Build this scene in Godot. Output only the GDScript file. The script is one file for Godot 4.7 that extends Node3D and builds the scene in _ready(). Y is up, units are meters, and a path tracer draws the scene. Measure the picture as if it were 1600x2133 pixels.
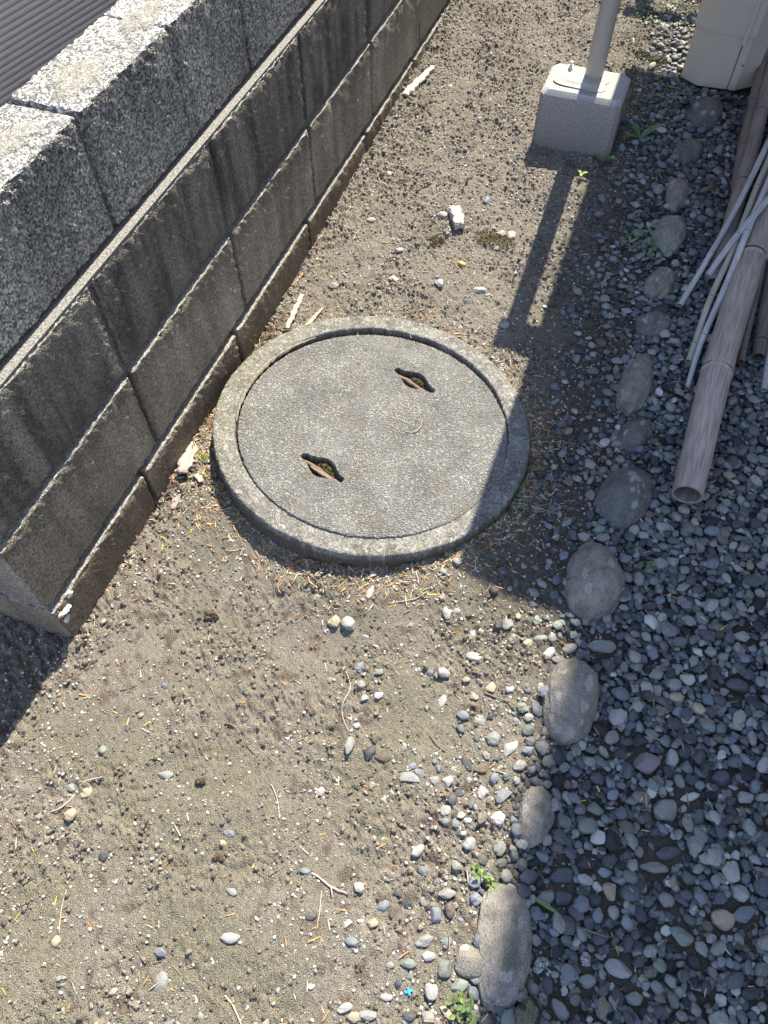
extends Node3D
# A yard strip: block wall, round concrete manhole, pebble gravel, bamboo. Metres, y up, the wall runs along -z, its face at x = 0.

const TO_SUN := Vector3(-0.003, 1.0, -0.82)
const RING_AT := Vector3(0.361, -0.06, -0.637)
const LID_AT := Vector3(0.367, -0.0605, -0.628)
var rng := RandomNumberGenerator.new()
var n_low: FastNoiseLite
var n_mid: FastNoiseLite
var n_fine: FastNoiseLite
var n_cell: FastNoiseLite
var M := {}
var taken := {}
var boulders := []
var rocks := []
var pile := PackedFloat32Array()
const PX := 178
const PZ := 640
const PS := 0.005
const P0 := Vector2(0.52, -2.55)


func noise(freq: float, type: int, octaves: int, sd: int) -> FastNoiseLite:
	var n := FastNoiseLite.new()
	n.noise_type = type
	n.frequency = freq
	n.fractal_octaves = octaves
	n.fractal_type = FastNoiseLite.FRACTAL_FBM if octaves > 1 else FastNoiseLite.FRACTAL_NONE
	n.seed = sd
	return n


func numbered(called: String) -> String:
	if not taken.has(called):
		taken[called] = 0
		return called
	taken[called] += 1
	return "%s_%03d" % [called, taken[called]]


func tag(o: Node, label: String, category: String, group := "", kind := "") -> void:
	o.set_meta("label", label)
	if category != "":
		o.set_meta("category", category)
	if group != "":
		o.set_meta("group", group)
	if kind != "":
		o.set_meta("kind", kind)


func thing(called: String, label: String, category: String, at := Vector3.ZERO, turn := 0.0, group := "") -> Node3D:
	var o := Node3D.new()
	o.name = numbered(called)
	add_child(o, true)
	o.position = at
	o.rotation.y = turn
	tag(o, label, category, group)
	return o


func part(called: String, mesh: Mesh, m: Material, parent: Node = null) -> MeshInstance3D:
	var o := MeshInstance3D.new()
	o.name = numbered(called) if parent == null else called
	o.mesh = mesh
	o.material_override = m
	if parent == null:
		add_child(o, true)
	else:
		var k := 0
		while parent.has_node(NodePath(o.name)):
			k += 1
			o.name = "%s_%03d" % [called, k]
		parent.add_child(o, true)
	return o


func lone(called: String, mesh: Mesh, m: Material, label: String, category: String, group := "") -> MeshInstance3D:
	var o := part(called, mesh, m)
	tag(o, label, category, group)
	return o


func structure(called: String, mesh: Mesh, m: Material, label: String) -> MeshInstance3D:
	var o := part(called, mesh, m)
	tag(o, label, "", "", "structure")
	return o


# ---------- materials ----------
func ramp(stops: Array) -> Gradient:
	var g := Gradient.new()
	var at := PackedFloat32Array()
	var cs := PackedColorArray()
	for s in stops:
		at.append(s[0])
		var v = s[1]
		cs.append(v.linear_to_srgb() if v is Color else Color(v, v, v))
	g.offsets = at
	g.colors = cs
	return g


func tex(n: FastNoiseLite, size: int, stops: Array, normal := false, strength := 6.0) -> NoiseTexture2D:
	var t := NoiseTexture2D.new()
	t.width = size
	t.height = size
	t.seamless = true
	t.seamless_blend_skirt = 0.08
	t.generate_mipmaps = false
	t.noise = n
	if normal:
		t.as_normal_map = true
		t.bump_strength = strength
	else:
		t.color_ramp = ramp(stops)
	return t


func mat(c: Color, rough := 0.9, albedo: Texture2D = null, scale := 1.0, nrm: Texture2D = null, nscale := 1.0, world := true, tinted := true) -> StandardMaterial3D:
	var m := StandardMaterial3D.new()
	m.albedo_color = c.linear_to_srgb()
	m.roughness = rough
	m.metallic_specular = 0.35
	m.vertex_color_use_as_albedo = tinted
	if albedo != null or nrm != null:
		m.uv1_triplanar = true
		m.uv1_world_triplanar = world
		m.uv1_scale = Vector3.ONE * scale
		m.uv1_triplanar_sharpness = 4.0
	if albedo != null:
		m.albedo_texture = albedo
	if nrm != null:
		m.normal_enabled = true
		m.normal_texture = nrm
		m.normal_scale = nscale
	return m


func make_materials() -> void:
	var W := Color(1, 1, 1)
	var cells := noise(0.19, FastNoiseLite.TYPE_CELLULAR, 1, 11)
	cells.cellular_return_type = FastNoiseLite.RETURN_CELL_VALUE
	cells.domain_warp_enabled = true
	cells.domain_warp_amplitude = 3.0
	cells.domain_warp_frequency = 0.09
	var bumps := noise(0.17, FastNoiseLite.TYPE_CELLULAR, 2, 12)
	bumps.cellular_return_type = FastNoiseLite.RETURN_DISTANCE
	var fine := noise(0.06, FastNoiseLite.TYPE_SIMPLEX_SMOOTH, 5, 13)
	var split := noise(0.16, FastNoiseLite.TYPE_SIMPLEX_SMOOTH, 3, 14)
	var t_salt := tex(cells, 1024, [[0.0, 0.40], [0.25, 0.54], [0.5, 0.68], [0.8, 0.82], [1.0, 1.0]])
	var t_grain := tex(cells, 1024, [[0.0, 0.60], [0.3, 0.74], [0.7, 0.86], [0.93, 0.92], [1.0, 1.0]])
	var t_aggr := tex(cells, 1024, [[0.0, 0.62], [0.35, 0.70], [0.75, 0.77], [0.92, 0.86], [1.0, 1.0]])
	var t_fine := tex(fine, 1024, [[0.2, 0.62], [0.5, 0.85], [0.8, 1.0]])
	var b_grain := tex(bumps, 1024, [], true, 7.0)
	var b_split := tex(split, 1024, [], true, 8.0)
	var b_fine := tex(fine, 1024, [], true, 5.0)
	var earth := noise(0.16, FastNoiseLite.TYPE_SIMPLEX_SMOOTH, 4, 15)
	M.soil = mat(W, 0.97, tex(earth, 1024, [[0.15, 0.66], [0.5, 0.86], [0.85, 1.0]]), 2.3, tex(earth, 1024, [], true, 9.0), 0.8)
	M.clod = mat(W, 0.97, t_fine, 3.0, null, 1.0, true)
	M.cap = mat(W, 0.95, t_salt, 1.7, b_split, 0.6)
	M.block = mat(W, 0.95, t_grain, 2.1, b_grain, 0.75)
	M.mortar = mat(Color(0.26, 0.25, 0.23), 0.95, t_fine, 3.0, b_fine, 0.6, true, false)
	M.lid = mat(W, 0.92, t_aggr, 1.7, b_grain, 1.0)
	M.ring = mat(W, 0.93, t_grain, 2.2, b_grain, 0.6)
	M.footing = mat(Color(0.92, 0.92, 0.92), 0.9, tex(noise(0.035, FastNoiseLite.TYPE_SIMPLEX_SMOOTH, 5, 21), 512, [[0.3, 0.85], [0.5, 0.96], [0.62, 1.0]]), 9.0, b_fine, 0.35)
	# stones: mottled, veined, speckled
	var t_mot := tex(noise(0.05, FastNoiseLite.TYPE_SIMPLEX_SMOOTH, 4, 31), 256, [[0.2, 0.72], [0.55, 0.95], [0.8, 1.0]])
	var vein := noise(0.018, FastNoiseLite.TYPE_SIMPLEX_SMOOTH, 3, 32)
	vein.fractal_type = FastNoiseLite.FRACTAL_RIDGED
	var t_vein := tex(vein, 512, [[0.0, 0.34], [0.80, 0.40], [0.90, 0.55], [0.95, 1.0], [1.0, 1.0]])
	var sp := noise(0.09, FastNoiseLite.TYPE_CELLULAR, 1, 33)
	sp.cellular_return_type = FastNoiseLite.RETURN_CELL_VALUE
	var t_sp := tex(sp, 256, [[0.0, 0.12], [0.3, 0.3], [0.42, 0.8], [1.0, 1.0]])
	var b_mot := tex(noise(0.09, FastNoiseLite.TYPE_SIMPLEX_SMOOTH, 4, 34), 256, [], true, 4.0)
	M.pebble = mat(W, 0.58, t_mot, 0.55, b_mot, 0.5, false)
	M.vein = mat(W, 0.6, t_vein, 0.4, b_mot, 0.6, false)
	M.speck = mat(W, 0.8, t_sp, 0.5, b_mot, 0.7, false)
	M.grit = mat(W, 0.9)
	var pits := noise(0.14, FastNoiseLite.TYPE_SIMPLEX_SMOOTH, 4, 16)
	M.boulder = mat(W, 0.9, tex(pits, 512, [[0.2, 0.72], [0.4, 0.9], [0.8, 1.0]]), 4.0, tex(pits, 512, [], true, 6.0), 0.45)
	var streak := noise(0.03, FastNoiseLite.TYPE_SIMPLEX_SMOOTH, 4, 41)
	var t_streak := tex(streak, 512, [[0.25, 0.82], [0.5, 0.93], [0.75, 1.0]])
	M.bamboo = mat(W, 0.62, t_streak, 1.0, b_fine, 0.25)
	M.bamboo.uv1_triplanar = false
	M.bamboo.uv1_scale = Vector3(2.0, 0.8, 1.0)
	M.wood = mat(W, 0.9, t_streak, 1.0, null)
	M.wood.uv1_scale = Vector3(9.0, 9.0, 2.0)
	M.wood.uv1_world_triplanar = false
	M.leaf = mat(W, 0.6)
	M.leaf.backlight_enabled = true
	M.leaf.backlight = Color(0.35, 0.4, 0.2)
	M.dry = mat(W, 0.85)
	M.paint = mat(Color(0.37, 0.34, 0.28), 0.38, null, 1.0, null, 1.0, true, false)
	M.casing = mat(Color(0.41, 0.375, 0.31), 0.5, null, 1.0, null, 1.0, true, false)
	M.zinc = mat(Color(0.42, 0.43, 0.43), 0.35, null, 1.0, null, 1.0, true, false)
	M.zinc.metallic = 0.8
	M.siding = mat(Color(0.74, 0.635, 0.53), 0.75, null, 4.0, null, 1.0, true, false)
	M.dark = mat(Color(0.03, 0.03, 0.03), 0.9, null, 1.0, null, 1.0, true, false)
	M.plaster = mat(Color(0.74, 0.72, 0.67), 0.8, null, 1.0, null, 1.0, true, false)
	M.panel = mat(Color(0.62, 0.61, 0.58), 0.7, null, 1.0, null, 1.0, true, false)
	M.blue = mat(Color(0.03, 0.25, 0.65), 0.4, null, 1.0, null, 1.0, true, false)


# ---------- meshes ----------
func arrays(v: PackedVector3Array, idx: PackedInt32Array, col := PackedColorArray(), nor := PackedVector3Array(), uv := PackedVector2Array()) -> ArrayMesh:
	if nor.is_empty():
		nor.resize(v.size())
		for i in range(0, idx.size(), 3):
			var a := v[idx[i]]
			var n := (v[idx[i + 2]] - a).cross(v[idx[i + 1]] - a)
			nor[idx[i]] += n
			nor[idx[i + 1]] += n
			nor[idx[i + 2]] += n
		for i in nor.size():
			nor[i] = nor[i].normalized()
	var a := []
	a.resize(Mesh.ARRAY_MAX)
	a[Mesh.ARRAY_VERTEX] = v
	a[Mesh.ARRAY_NORMAL] = nor
	a[Mesh.ARRAY_INDEX] = idx
	if not col.is_empty():
		a[Mesh.ARRAY_COLOR] = col
	if not uv.is_empty():
		a[Mesh.ARRAY_TEX_UV] = uv
	var m := ArrayMesh.new()
	m.add_surface_from_arrays(Mesh.PRIMITIVE_TRIANGLES, a)
	return m


# indices of a grid of nv rows of nu points; clockwise when rows x columns turn like x then z seen from above
func grid(nu: int, nv: int, wrap := false, flip := false) -> PackedInt32Array:
	var idx := PackedInt32Array()
	var last := nu if wrap else nu - 1
	for j in nv - 1:
		for i in last:
			var a := j * nu + i
			var b := j * nu + (i + 1) % nu
			var c := b + nu
			var d := a + nu
			if flip:
				idx.append_array(PackedInt32Array([a, c, b, a, d, c]))
			else:
				idx.append_array(PackedInt32Array([a, b, c, a, c, d]))
	return idx


# flat-shaded skin over rings of equal point counts (each ring clockwise seen from above, from the bottom up)
func loft(rings: Array, shade = null) -> ArrayMesh:
	var st := SurfaceTool.new()
	st.begin(Mesh.PRIMITIVE_TRIANGLES)
	st.set_smooth_group(-1)
	var n: int = rings[0].size()
	for k in rings.size() - 1:
		for i in n:
			var j := (i + 1) % n
			for p in [rings[k][i], rings[k + 1][i], rings[k + 1][j], rings[k][i], rings[k + 1][j], rings[k][j]]:
				if shade != null:
					st.set_color(shade.call(p, Vector3.ZERO))
				st.add_vertex(p)
	for e in [[rings[0], true], [rings[rings.size() - 1], false]]:
		var c := Vector3.ZERO
		for p in e[0]:
			c += p
		c /= n
		for i in n:
			var j := (i + 1) % n
			st.add_vertex(c)
			st.add_vertex(e[0][j] if e[1] else e[0][i])
			st.add_vertex(e[0][i] if e[1] else e[0][j])
	st.generate_normals()
	return st.commit()


func rect_ring(cx: float, cz: float, hx: float, hz: float, ch: float, y: float) -> PackedVector3Array:
	var r := PackedVector3Array()
	for p in [[hx, hz - ch], [hx - ch, hz], [-hx + ch, hz], [-hx, hz - ch], [-hx, -hz + ch], [-hx + ch, -hz], [hx - ch, -hz], [hx, -hz + ch]]:
		r.append(Vector3(cx + p[0], y, cz + p[1]))
	return r


func samples(h: float, r: float, step: float) -> PackedFloat32Array:
	var a := PackedFloat32Array([-h, -h + r * 0.3, -h + r * 0.65, -h + r])
	var n := maxi(1, ceili((2.0 * h - 2.0 * r) / step))
	for i in range(1, n):
		a.append(-h + r + (2.0 * h - 2.0 * r) * i / n)
	a.append_array(PackedFloat32Array([h - r, h - r * 0.65, h - r * 0.3, h]))
	return a


# a box with rounded, rough edges; its points are welded; shade(local position, normal) gives the colour
func rbox(size: Vector3, r: float, step: float, amp: float, at: Vector3, shade: Callable, ragged := 1.0) -> ArrayMesh:
	var h := size / 2.0
	var v := PackedVector3Array()
	var col := PackedColorArray()
	var idx := PackedInt32Array()
	var seen := {}
	for ax in 3:
		var bx := (ax + 1) % 3
		var cx := (ax + 2) % 3
		var sb := samples(h[bx], r, step)
		var sc := samples(h[cx], r, step)
		for side in [-1.0, 1.0]:
			var ids := PackedInt32Array()
			for c in sc:
				for b in sb:
					var p := Vector3.ZERO
					p[ax] = side * h[ax]
					p[bx] = b
					p[cx] = c
					var key := Vector3i((p * 20000.0).round())
					if not seen.has(key):
						var q := p.clamp(-h + Vector3.ONE * r, h - Vector3.ONE * r)
						var n := (p - q).normalized()
						var w := at + p
						var edge := 0.0
						for k in 3:
							edge += 1.0 if absf(p[k]) > h[k] - r * 2.2 else 0.0
						var d := amp * (n_fine.get_noise_3dv(w * 0.9) * 1.4 + 0.7 * n_mid.get_noise_3dv(w))
						if edge > 1.0:
							d -= ragged * amp * 2.2 * maxf(0.0, n_fine.get_noise_3dv(w * 0.8 + Vector3(7, 3, 1)) + 0.15)
						seen[key] = v.size()
						v.append(q + n * (r + d))
						col.append(shade.call(w, n))
					ids.append(seen[key])
			var f := grid(sb.size(), sc.size(), false, side > 0.0)
			for i in f:
				idx.append(ids[i])
	return arrays(v, idx, col)


var ico_cache := {}
func ico(level: int) -> Array:
	if ico_cache.has(level):
		return ico_cache[level]
	var v := PackedVector3Array()
	var f := PackedInt32Array()
	if level == 0:
		var t := (1.0 + sqrt(5.0)) / 2.0
		for p in [[-1, t, 0], [1, t, 0], [-1, -t, 0], [1, -t, 0], [0, -1, t], [0, 1, t], [0, -1, -t], [0, 1, -t], [t, 0, -1], [t, 0, 1], [-t, 0, -1], [-t, 0, 1]]:
			v.append(Vector3(p[0], p[1], p[2]).normalized())
		f = PackedInt32Array([0, 5, 11, 0, 1, 5, 0, 7, 1, 0, 10, 7, 0, 11, 10, 1, 9, 5, 5, 4, 11, 11, 2, 10, 10, 6, 7, 7, 8, 1, 3, 4, 9, 3, 2, 4, 3, 6, 2, 3, 8, 6, 3, 9, 8, 4, 5, 9, 2, 11, 4, 6, 10, 2, 8, 7, 6, 9, 1, 8])
	else:
		var low := ico(level - 1)
		v = low[0].duplicate()
		var mid := {}
		var lf: PackedInt32Array = low[1]
		for i in range(0, lf.size(), 3):
			var m := []
			for k in 3:
				var a := lf[i + k]
				var b := lf[i + (k + 1) % 3]
				var key := Vector2i(mini(a, b), maxi(a, b))
				if not mid.has(key):
					mid[key] = v.size()
					v.append((v[a] + v[b]).normalized())
				m.append(mid[key])
			f.append_array(PackedInt32Array([lf[i], m[0], m[2], lf[i + 1], m[1], m[0], lf[i + 2], m[2], m[1], m[0], m[1], m[2]]))
	ico_cache[level] = [v, f]
	return ico_cache[level]


# a unit stone: rounded by water (sharp 0) or broken (sharp 1)
func stone_mesh(level: int, sharp: float, sd: int, lump := 0.16, fine := 0.0) -> ArrayMesh:
	var r := RandomNumberGenerator.new()
	r.seed = 500 + sd
	var s: Array = ico(level)
	var v := PackedVector3Array()
	var planes := []
	for k in (9 if sharp > 0.0 else (5 if sharp == 0.0 else 0)):
		var n := Vector3(r.randf_range(-1, 1), r.randf_range(-1, 1), r.randf_range(-1, 1)).normalized()
		planes.append([n, r.randf_range(0.52, 0.85) if sharp > 0.0 else r.randf_range(0.74, 0.95)])
	var off := Vector3(r.randf() * 50.0, r.randf() * 50.0, r.randf() * 50.0)
	for d in s[0]:
		var k: float = 1.0 + lump * n_low.get_noise_3dv(d * 0.11 + off) * 2.0
		var soft := 0.05 + 0.16 * (1.0 - maxf(sharp, 0.0))
		for p in planes:
			var c: float = d.dot(p[0])
			if c > 0.05:
				var lim: float = p[1] / c
				var x := clampf((lim - k) / soft, -1.0, 1.0)
				k = minf(k, lim) - soft * 0.25 * (1.0 - absf(x)) * (1.0 - absf(x))
		if fine > 0.0:
			k += fine * n_mid.get_noise_3dv(d * 0.12 + off) + fine * 0.5 * n_fine.get_noise_3dv(d * 0.11 + off)
		v.append(d * k)
	var lo := Vector3.ONE * 9.0
	var hi := Vector3.ONE * -9.0
	for p in v:
		lo = lo.min(p)
		hi = hi.max(p)
	for i in v.size():
		v[i] = (v[i] - (lo + hi) / 2.0) / ((hi - lo) / 2.0)
	return arrays(v, s[1])


# a round rod along points with radii; open > 0 leaves the first end hollow to that depth
func rod(pts: Array, radii: Array, seg := 14, per := 6, open := 0.0, tint := Color(1, 1, 1), wob := 0.0, ends := 0.0) -> ArrayMesh:
	var v := PackedVector3Array()
	var col := PackedColorArray()
	var uv := PackedVector2Array()
	var rows := []
	var n := pts.size()
	for i in n - 1:
		var steps := per if i < n - 2 else per + 1
		for k in steps:
			var t := float(k) / per
			var a: Vector3 = pts[maxi(i - 1, 0)]
			var d: Vector3 = pts[mini(i + 2, n - 1)]
			rows.append([pts[i].cubic_interpolate(pts[i + 1], a, d, t), lerpf(radii[i], radii[i + 1], t)])
	var list := []
	var dir0: Vector3 = (rows[1][0] - rows[0][0]).normalized()
	var r0: float = rows[0][1]
	if open > 0.0:
		list.append([rows[0][0] + dir0 * open, 0.0, 0.25])
		list.append([rows[0][0] + dir0 * open, r0 * 0.8, 0.3])
		list.append([rows[0][0] + dir0 * open * 0.4, r0 * 0.81, 0.4])
		list.append([rows[0][0] + dir0 * 0.0005, r0 * 0.83, 0.6])
		list.append([rows[0][0], r0 * 0.87, 0.75])
		list.append([rows[0][0], r0 * 0.97, 0.8])
	else:
		list.append([rows[0][0] - dir0 * ends, 0.0, 0.8])
		list.append([rows[0][0] - dir0 * ends * 0.6, r0 * 0.7, 0.9])
	for q in rows:
		list.append([q[0], q[1], 1.0])
	var e = rows[rows.size() - 1]
	list.append([e[0] + (e[0] - rows[rows.size() - 2][0]).normalized() * ends, 0.0, 0.8])
	var up := Vector3.UP
	var along := 0.0
	for j in list.size():
		var fwd: Vector3 = dir0
		if j > 6 and j < list.size() - 1:
			fwd = (list[mini(j + 1, list.size() - 1)][0] - list[j - 1][0]).normalized()
		elif j >= list.size() - 1:
			fwd = (e[0] - rows[rows.size() - 2][0]).normalized()
		var sx := fwd.cross(up).normalized()
		var sy := sx.cross(fwd)
		if j > 0:
			along += list[j][0].distance_to(list[j - 1][0])
		for i in seg + 1:
			var a := TAU * i / seg
			var rr: float = list[j][1]
			if wob > 0.0:
				rr *= 1.0 + wob * n_mid.get_noise_3dv(list[j][0] * 2.0 + Vector3(cos(a), sin(a), 0) * 0.01)
			v.append(list[j][0] + (sx * cos(a) + sy * sin(a)) * rr)
			col.append(tint * list[j][2] * (1.0 + 0.28 * n_low.get_noise_3dv(list[j][0] * 1.6 + Vector3(cos(a), sin(a), open * 9.0) * 0.03)))
			uv.append(Vector2(float(i) / seg, along))
	return arrays(v, grid(seg + 1, list.size(), false, true), col, PackedVector3Array(), uv)


# a leaf blade lying along +x from the origin
func blade(length: float, width: float, lift: float, curl: float, tint: Color, lobes := 0.0, twist := 0.0) -> ArrayMesh:
	var v := PackedVector3Array()
	var col := PackedColorArray()
	for i in 11:
		var t := i / 10.0
		var w: float = width * 0.5 * pow(sin(PI * pow(clampf(t * 0.97 + 0.02, 0.0, 1.0), 0.75)), 0.8)
		if lobes > 0.0:
			w *= 1.0 - lobes * absf(sin(t * 14.0))
		for k in 5:
			var s := (k - 2) / 2.0
			var y := lift * sin(t * PI * 0.62) - curl * t * t + absf(s) * w * 0.35 + twist * s * w * sin(t * 3.0)
			v.append(Vector3(t * length, y, s * w))
			col.append(tint * (0.85 + 0.15 * absf(s) + 0.12 * sin(t * 9.0 + k)))
	return arrays(v, grid(5, 11, false, true), col)


# ---------- the lie of the land ----------
func base_y(z: float) -> float:
	return -0.112 + 0.063 * clampf(-0.7 - z, 0.0, 2.0)


func gravelness(x: float, z: float) -> float:
	var e := 0.895 - 0.05 * smoothstep(-1.2, -1.9, z) + 0.02 * n_mid.get_noise_2d(x * 0.4, z * 0.4)
	return smoothstep(e - 0.09, e + 0.02, x)


func near_ring(x: float, z: float) -> float:
	return Vector2(x - RING_AT.x, z - RING_AT.z).length()


func roughness_at(x: float, z: float) -> float:
	var q := n_low.get_noise_2d(x * 0.7 + 40.0, z * 0.7) + 0.4 * n_mid.get_noise_2d(x * 0.3, z * 0.3 + 4.0)
	var r := 0.35 + 1.0 * smoothstep(-0.3, 0.45, q)
	r += 0.55 * smoothstep(0.12, 0.0, x) + 0.35 * smoothstep(-0.9, -1.5, z) + 0.3 * smoothstep(0.62, 0.8, x)
	return clampf(r, 0.35, 1.5)


func gh(x: float, z: float) -> float:
	var g := gravelness(x, z)
	var r := roughness_at(x, z)
	var y := base_y(z) - 0.016 * g
	y += 0.006 * n_low.get_noise_2d(x, z)
	var m := n_mid.get_noise_2d(x, z)
	y += (0.0048 * m + 0.0042 * n_fine.get_noise_2d(x, z)) * r * (1.0 - 0.5 * g)
	y -= 0.005 * r * maxf(0.0, n_cell.get_noise_2d(x, z) + 0.3)
	var rr := near_ring(x, z)
	y += 0.026 * smoothstep(0.50, 0.34, rr) * smoothstep(-0.75, -0.45, z)
	y += 0.006 * smoothstep(0.05, 0.0, x) * (1.0 + m)
	if x < 0.0 and z > -0.02:
		y -= 0.01
	return y


func axis(lo: float, hi: float, step: float, before: Array, after: Array) -> PackedFloat32Array:
	var a := PackedFloat32Array(before)
	var n := ceili((hi - lo) / step)
	for i in n + 1:
		a.append(lo + (hi - lo) * i / n)
	a.append_array(PackedFloat32Array(after))
	return a


func build_ground() -> void:
	var xs := axis(-0.3, 1.34, 0.0032, [-40.0, -12.0, -4.0, -1.5, -0.7, -0.45], [1.5, 1.9, 3.0, 8.0, 40.0])
	var zs := axis(-2.62, 0.6, 0.0034, [-40.0, -12.0, -6.0, -4.0, -3.2, -2.8], [0.75, 1.2, 3.0, 10.0, 40.0])
	var v := PackedVector3Array()
	var col := PackedColorArray()
	var nx := xs.size()
	for z in zs:
		for x in xs:
			v.append(Vector3(x, gh(x, z), z))
			var moss := smoothstep(-0.15, 0.5, n_low.get_noise_2d(x * 0.55 + 9.0, z * 0.55) + 0.45 * smoothstep(-0.35, 0.25, z) * smoothstep(0.0, 0.2, x) * smoothstep(0.75, 0.5, x) - 0.1)
			var pale := smoothstep(0.0, 0.5, n_mid.get_noise_2d(x * 0.4, z * 0.4 + 5.0))
			var c := Color(0.268, 0.24, 0.194).lerp(Color(0.215, 0.20, 0.14), moss * 0.75)
			c = c.lerp(Color(0.29, 0.258, 0.21), 0.45 * pale)
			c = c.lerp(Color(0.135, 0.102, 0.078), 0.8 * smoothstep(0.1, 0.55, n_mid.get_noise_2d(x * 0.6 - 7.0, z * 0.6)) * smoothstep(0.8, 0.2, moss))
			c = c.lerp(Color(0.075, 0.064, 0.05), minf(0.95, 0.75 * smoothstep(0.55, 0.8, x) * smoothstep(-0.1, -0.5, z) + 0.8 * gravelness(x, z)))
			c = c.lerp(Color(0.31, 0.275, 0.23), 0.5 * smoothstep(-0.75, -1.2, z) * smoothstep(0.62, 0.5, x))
			col.append(c * (0.85 + 0.3 * n_fine.get_noise_2d(x + 3.0, z)))
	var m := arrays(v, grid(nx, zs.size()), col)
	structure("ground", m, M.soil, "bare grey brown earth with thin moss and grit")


func pile_at(x: float, z: float) -> int:
	var i := int((x - P0.x) / PS)
	var j := int((z - P0.y) / PS)
	return -1 if i < 0 or j < 0 or i >= PX or j >= PZ else j * PX + i


func surface_y(x: float, z: float) -> float:
	var k := pile_at(x, z)
	return gh(x, z) if k < 0 else pile[k]


# lays a stone on what is there; returns its height, and adds it to the pile
func settle(x: float, z: float, hl: float, hw: float, ht: float, turn: float, sink: float) -> float:
	var r := maxf(hl, hw)
	var n := int(ceil(r / PS))
	var ci := int((x - P0.x) / PS)
	var cj := int((z - P0.y) / PS)
	var ct := cos(turn)
	var sn := sin(turn)
	var sum := 0.0
	var top := -9.0
	var cnt := 0
	var cells := PackedInt32Array()
	var prof := PackedFloat32Array()
	for j in range(cj - n, cj + n + 1):
		for i in range(ci - n, ci + n + 1):
			if i < 0 or j < 0 or i >= PX or j >= PZ:
				continue
			var dx := P0.x + (i + 0.5) * PS - x
			var dz := P0.y + (j + 0.5) * PS - z
			var a := (dx * ct - dz * sn) / hl
			var b := (dx * sn + dz * ct) / hw
			var q := a * a + b * b
			if q < 1.0:
				var k := j * PX + i
				sum += pile[k]
				top = maxf(top, pile[k])
				cnt += 1
				cells.append(k)
				prof.append(sqrt(1.0 - q))
	if cnt == 0:
		return gh(x, z) + ht * sink
	var y := lerpf(sum / cnt, top, 0.3) + ht * sink
	for c in cells.size():
		pile[cells[c]] = maxf(pile[cells[c]], y + ht * prof[c])
	return y


func fill_pile() -> void:
	pile.resize(PX * PZ)
	for j in PZ:
		for i in PX:
			pile[j * PX + i] = gh(P0.x + (i + 0.5) * PS, P0.y + (j + 0.5) * PS)


func in_boulder(x: float, z: float, grow := 0.9) -> bool:
	for b in boulders:
		var dx: float = x - b[0]
		var dz: float = z - b[1]
		if absf(dx) > 0.13 or absf(dz) > 0.13:
			continue
		var a: float = (dx * cos(b[4]) - dz * sin(b[4])) / (b[2] * grow)
		var c: float = (dx * sin(b[4]) + dz * cos(b[4])) / (b[3] * grow)
		if a * a + c * c < 1.0:
			return true
	return false


func blocked(x: float, z: float) -> bool:
	if near_ring(x, z) < 0.335:
		return true
	if absf(x - 0.5385) < 0.115 and absf(z + 1.79) < 0.10:
		return true
	if x > 0.765 and x < 0.975 and z < -2.10:
		return true
	return false


# ---------- block wall ----------
func wall_shade(p: Vector3, n: Vector3) -> Color:
	var s := n_mid.get_noise_3d(p.x * 0.6, p.y * 0.07, p.z * 0.6)
	var b := n_low.get_noise_3d(p.x, p.y * 0.6, p.z * 0.7)
	var c: Color
	var blk := sin(floorf((p.z + 0.016) / 0.4) * 12.9 + floorf((p.y + 0.2) / 0.2) * 78.2) * 43.7
	var tone := 0.9 + 0.32 * (blk - floorf(blk))
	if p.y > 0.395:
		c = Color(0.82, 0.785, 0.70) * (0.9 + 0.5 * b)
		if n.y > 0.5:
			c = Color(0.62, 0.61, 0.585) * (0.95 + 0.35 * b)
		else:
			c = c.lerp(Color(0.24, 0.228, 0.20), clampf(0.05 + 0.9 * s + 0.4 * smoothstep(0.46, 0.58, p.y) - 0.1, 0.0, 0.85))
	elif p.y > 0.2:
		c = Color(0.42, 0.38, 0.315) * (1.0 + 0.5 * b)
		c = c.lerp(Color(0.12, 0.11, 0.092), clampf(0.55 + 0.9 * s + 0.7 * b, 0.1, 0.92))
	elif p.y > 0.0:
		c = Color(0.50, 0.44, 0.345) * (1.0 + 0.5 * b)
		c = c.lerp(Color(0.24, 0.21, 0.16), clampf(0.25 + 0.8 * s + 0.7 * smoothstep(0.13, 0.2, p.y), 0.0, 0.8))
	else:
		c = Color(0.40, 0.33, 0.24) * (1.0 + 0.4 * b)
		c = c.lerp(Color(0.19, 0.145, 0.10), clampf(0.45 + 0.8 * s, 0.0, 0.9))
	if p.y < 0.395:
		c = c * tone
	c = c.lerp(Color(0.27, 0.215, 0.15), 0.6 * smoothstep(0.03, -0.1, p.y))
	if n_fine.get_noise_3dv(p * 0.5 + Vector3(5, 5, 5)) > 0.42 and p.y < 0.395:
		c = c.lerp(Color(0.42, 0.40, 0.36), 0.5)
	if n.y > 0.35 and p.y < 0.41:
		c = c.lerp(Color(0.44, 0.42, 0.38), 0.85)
	return c


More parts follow.
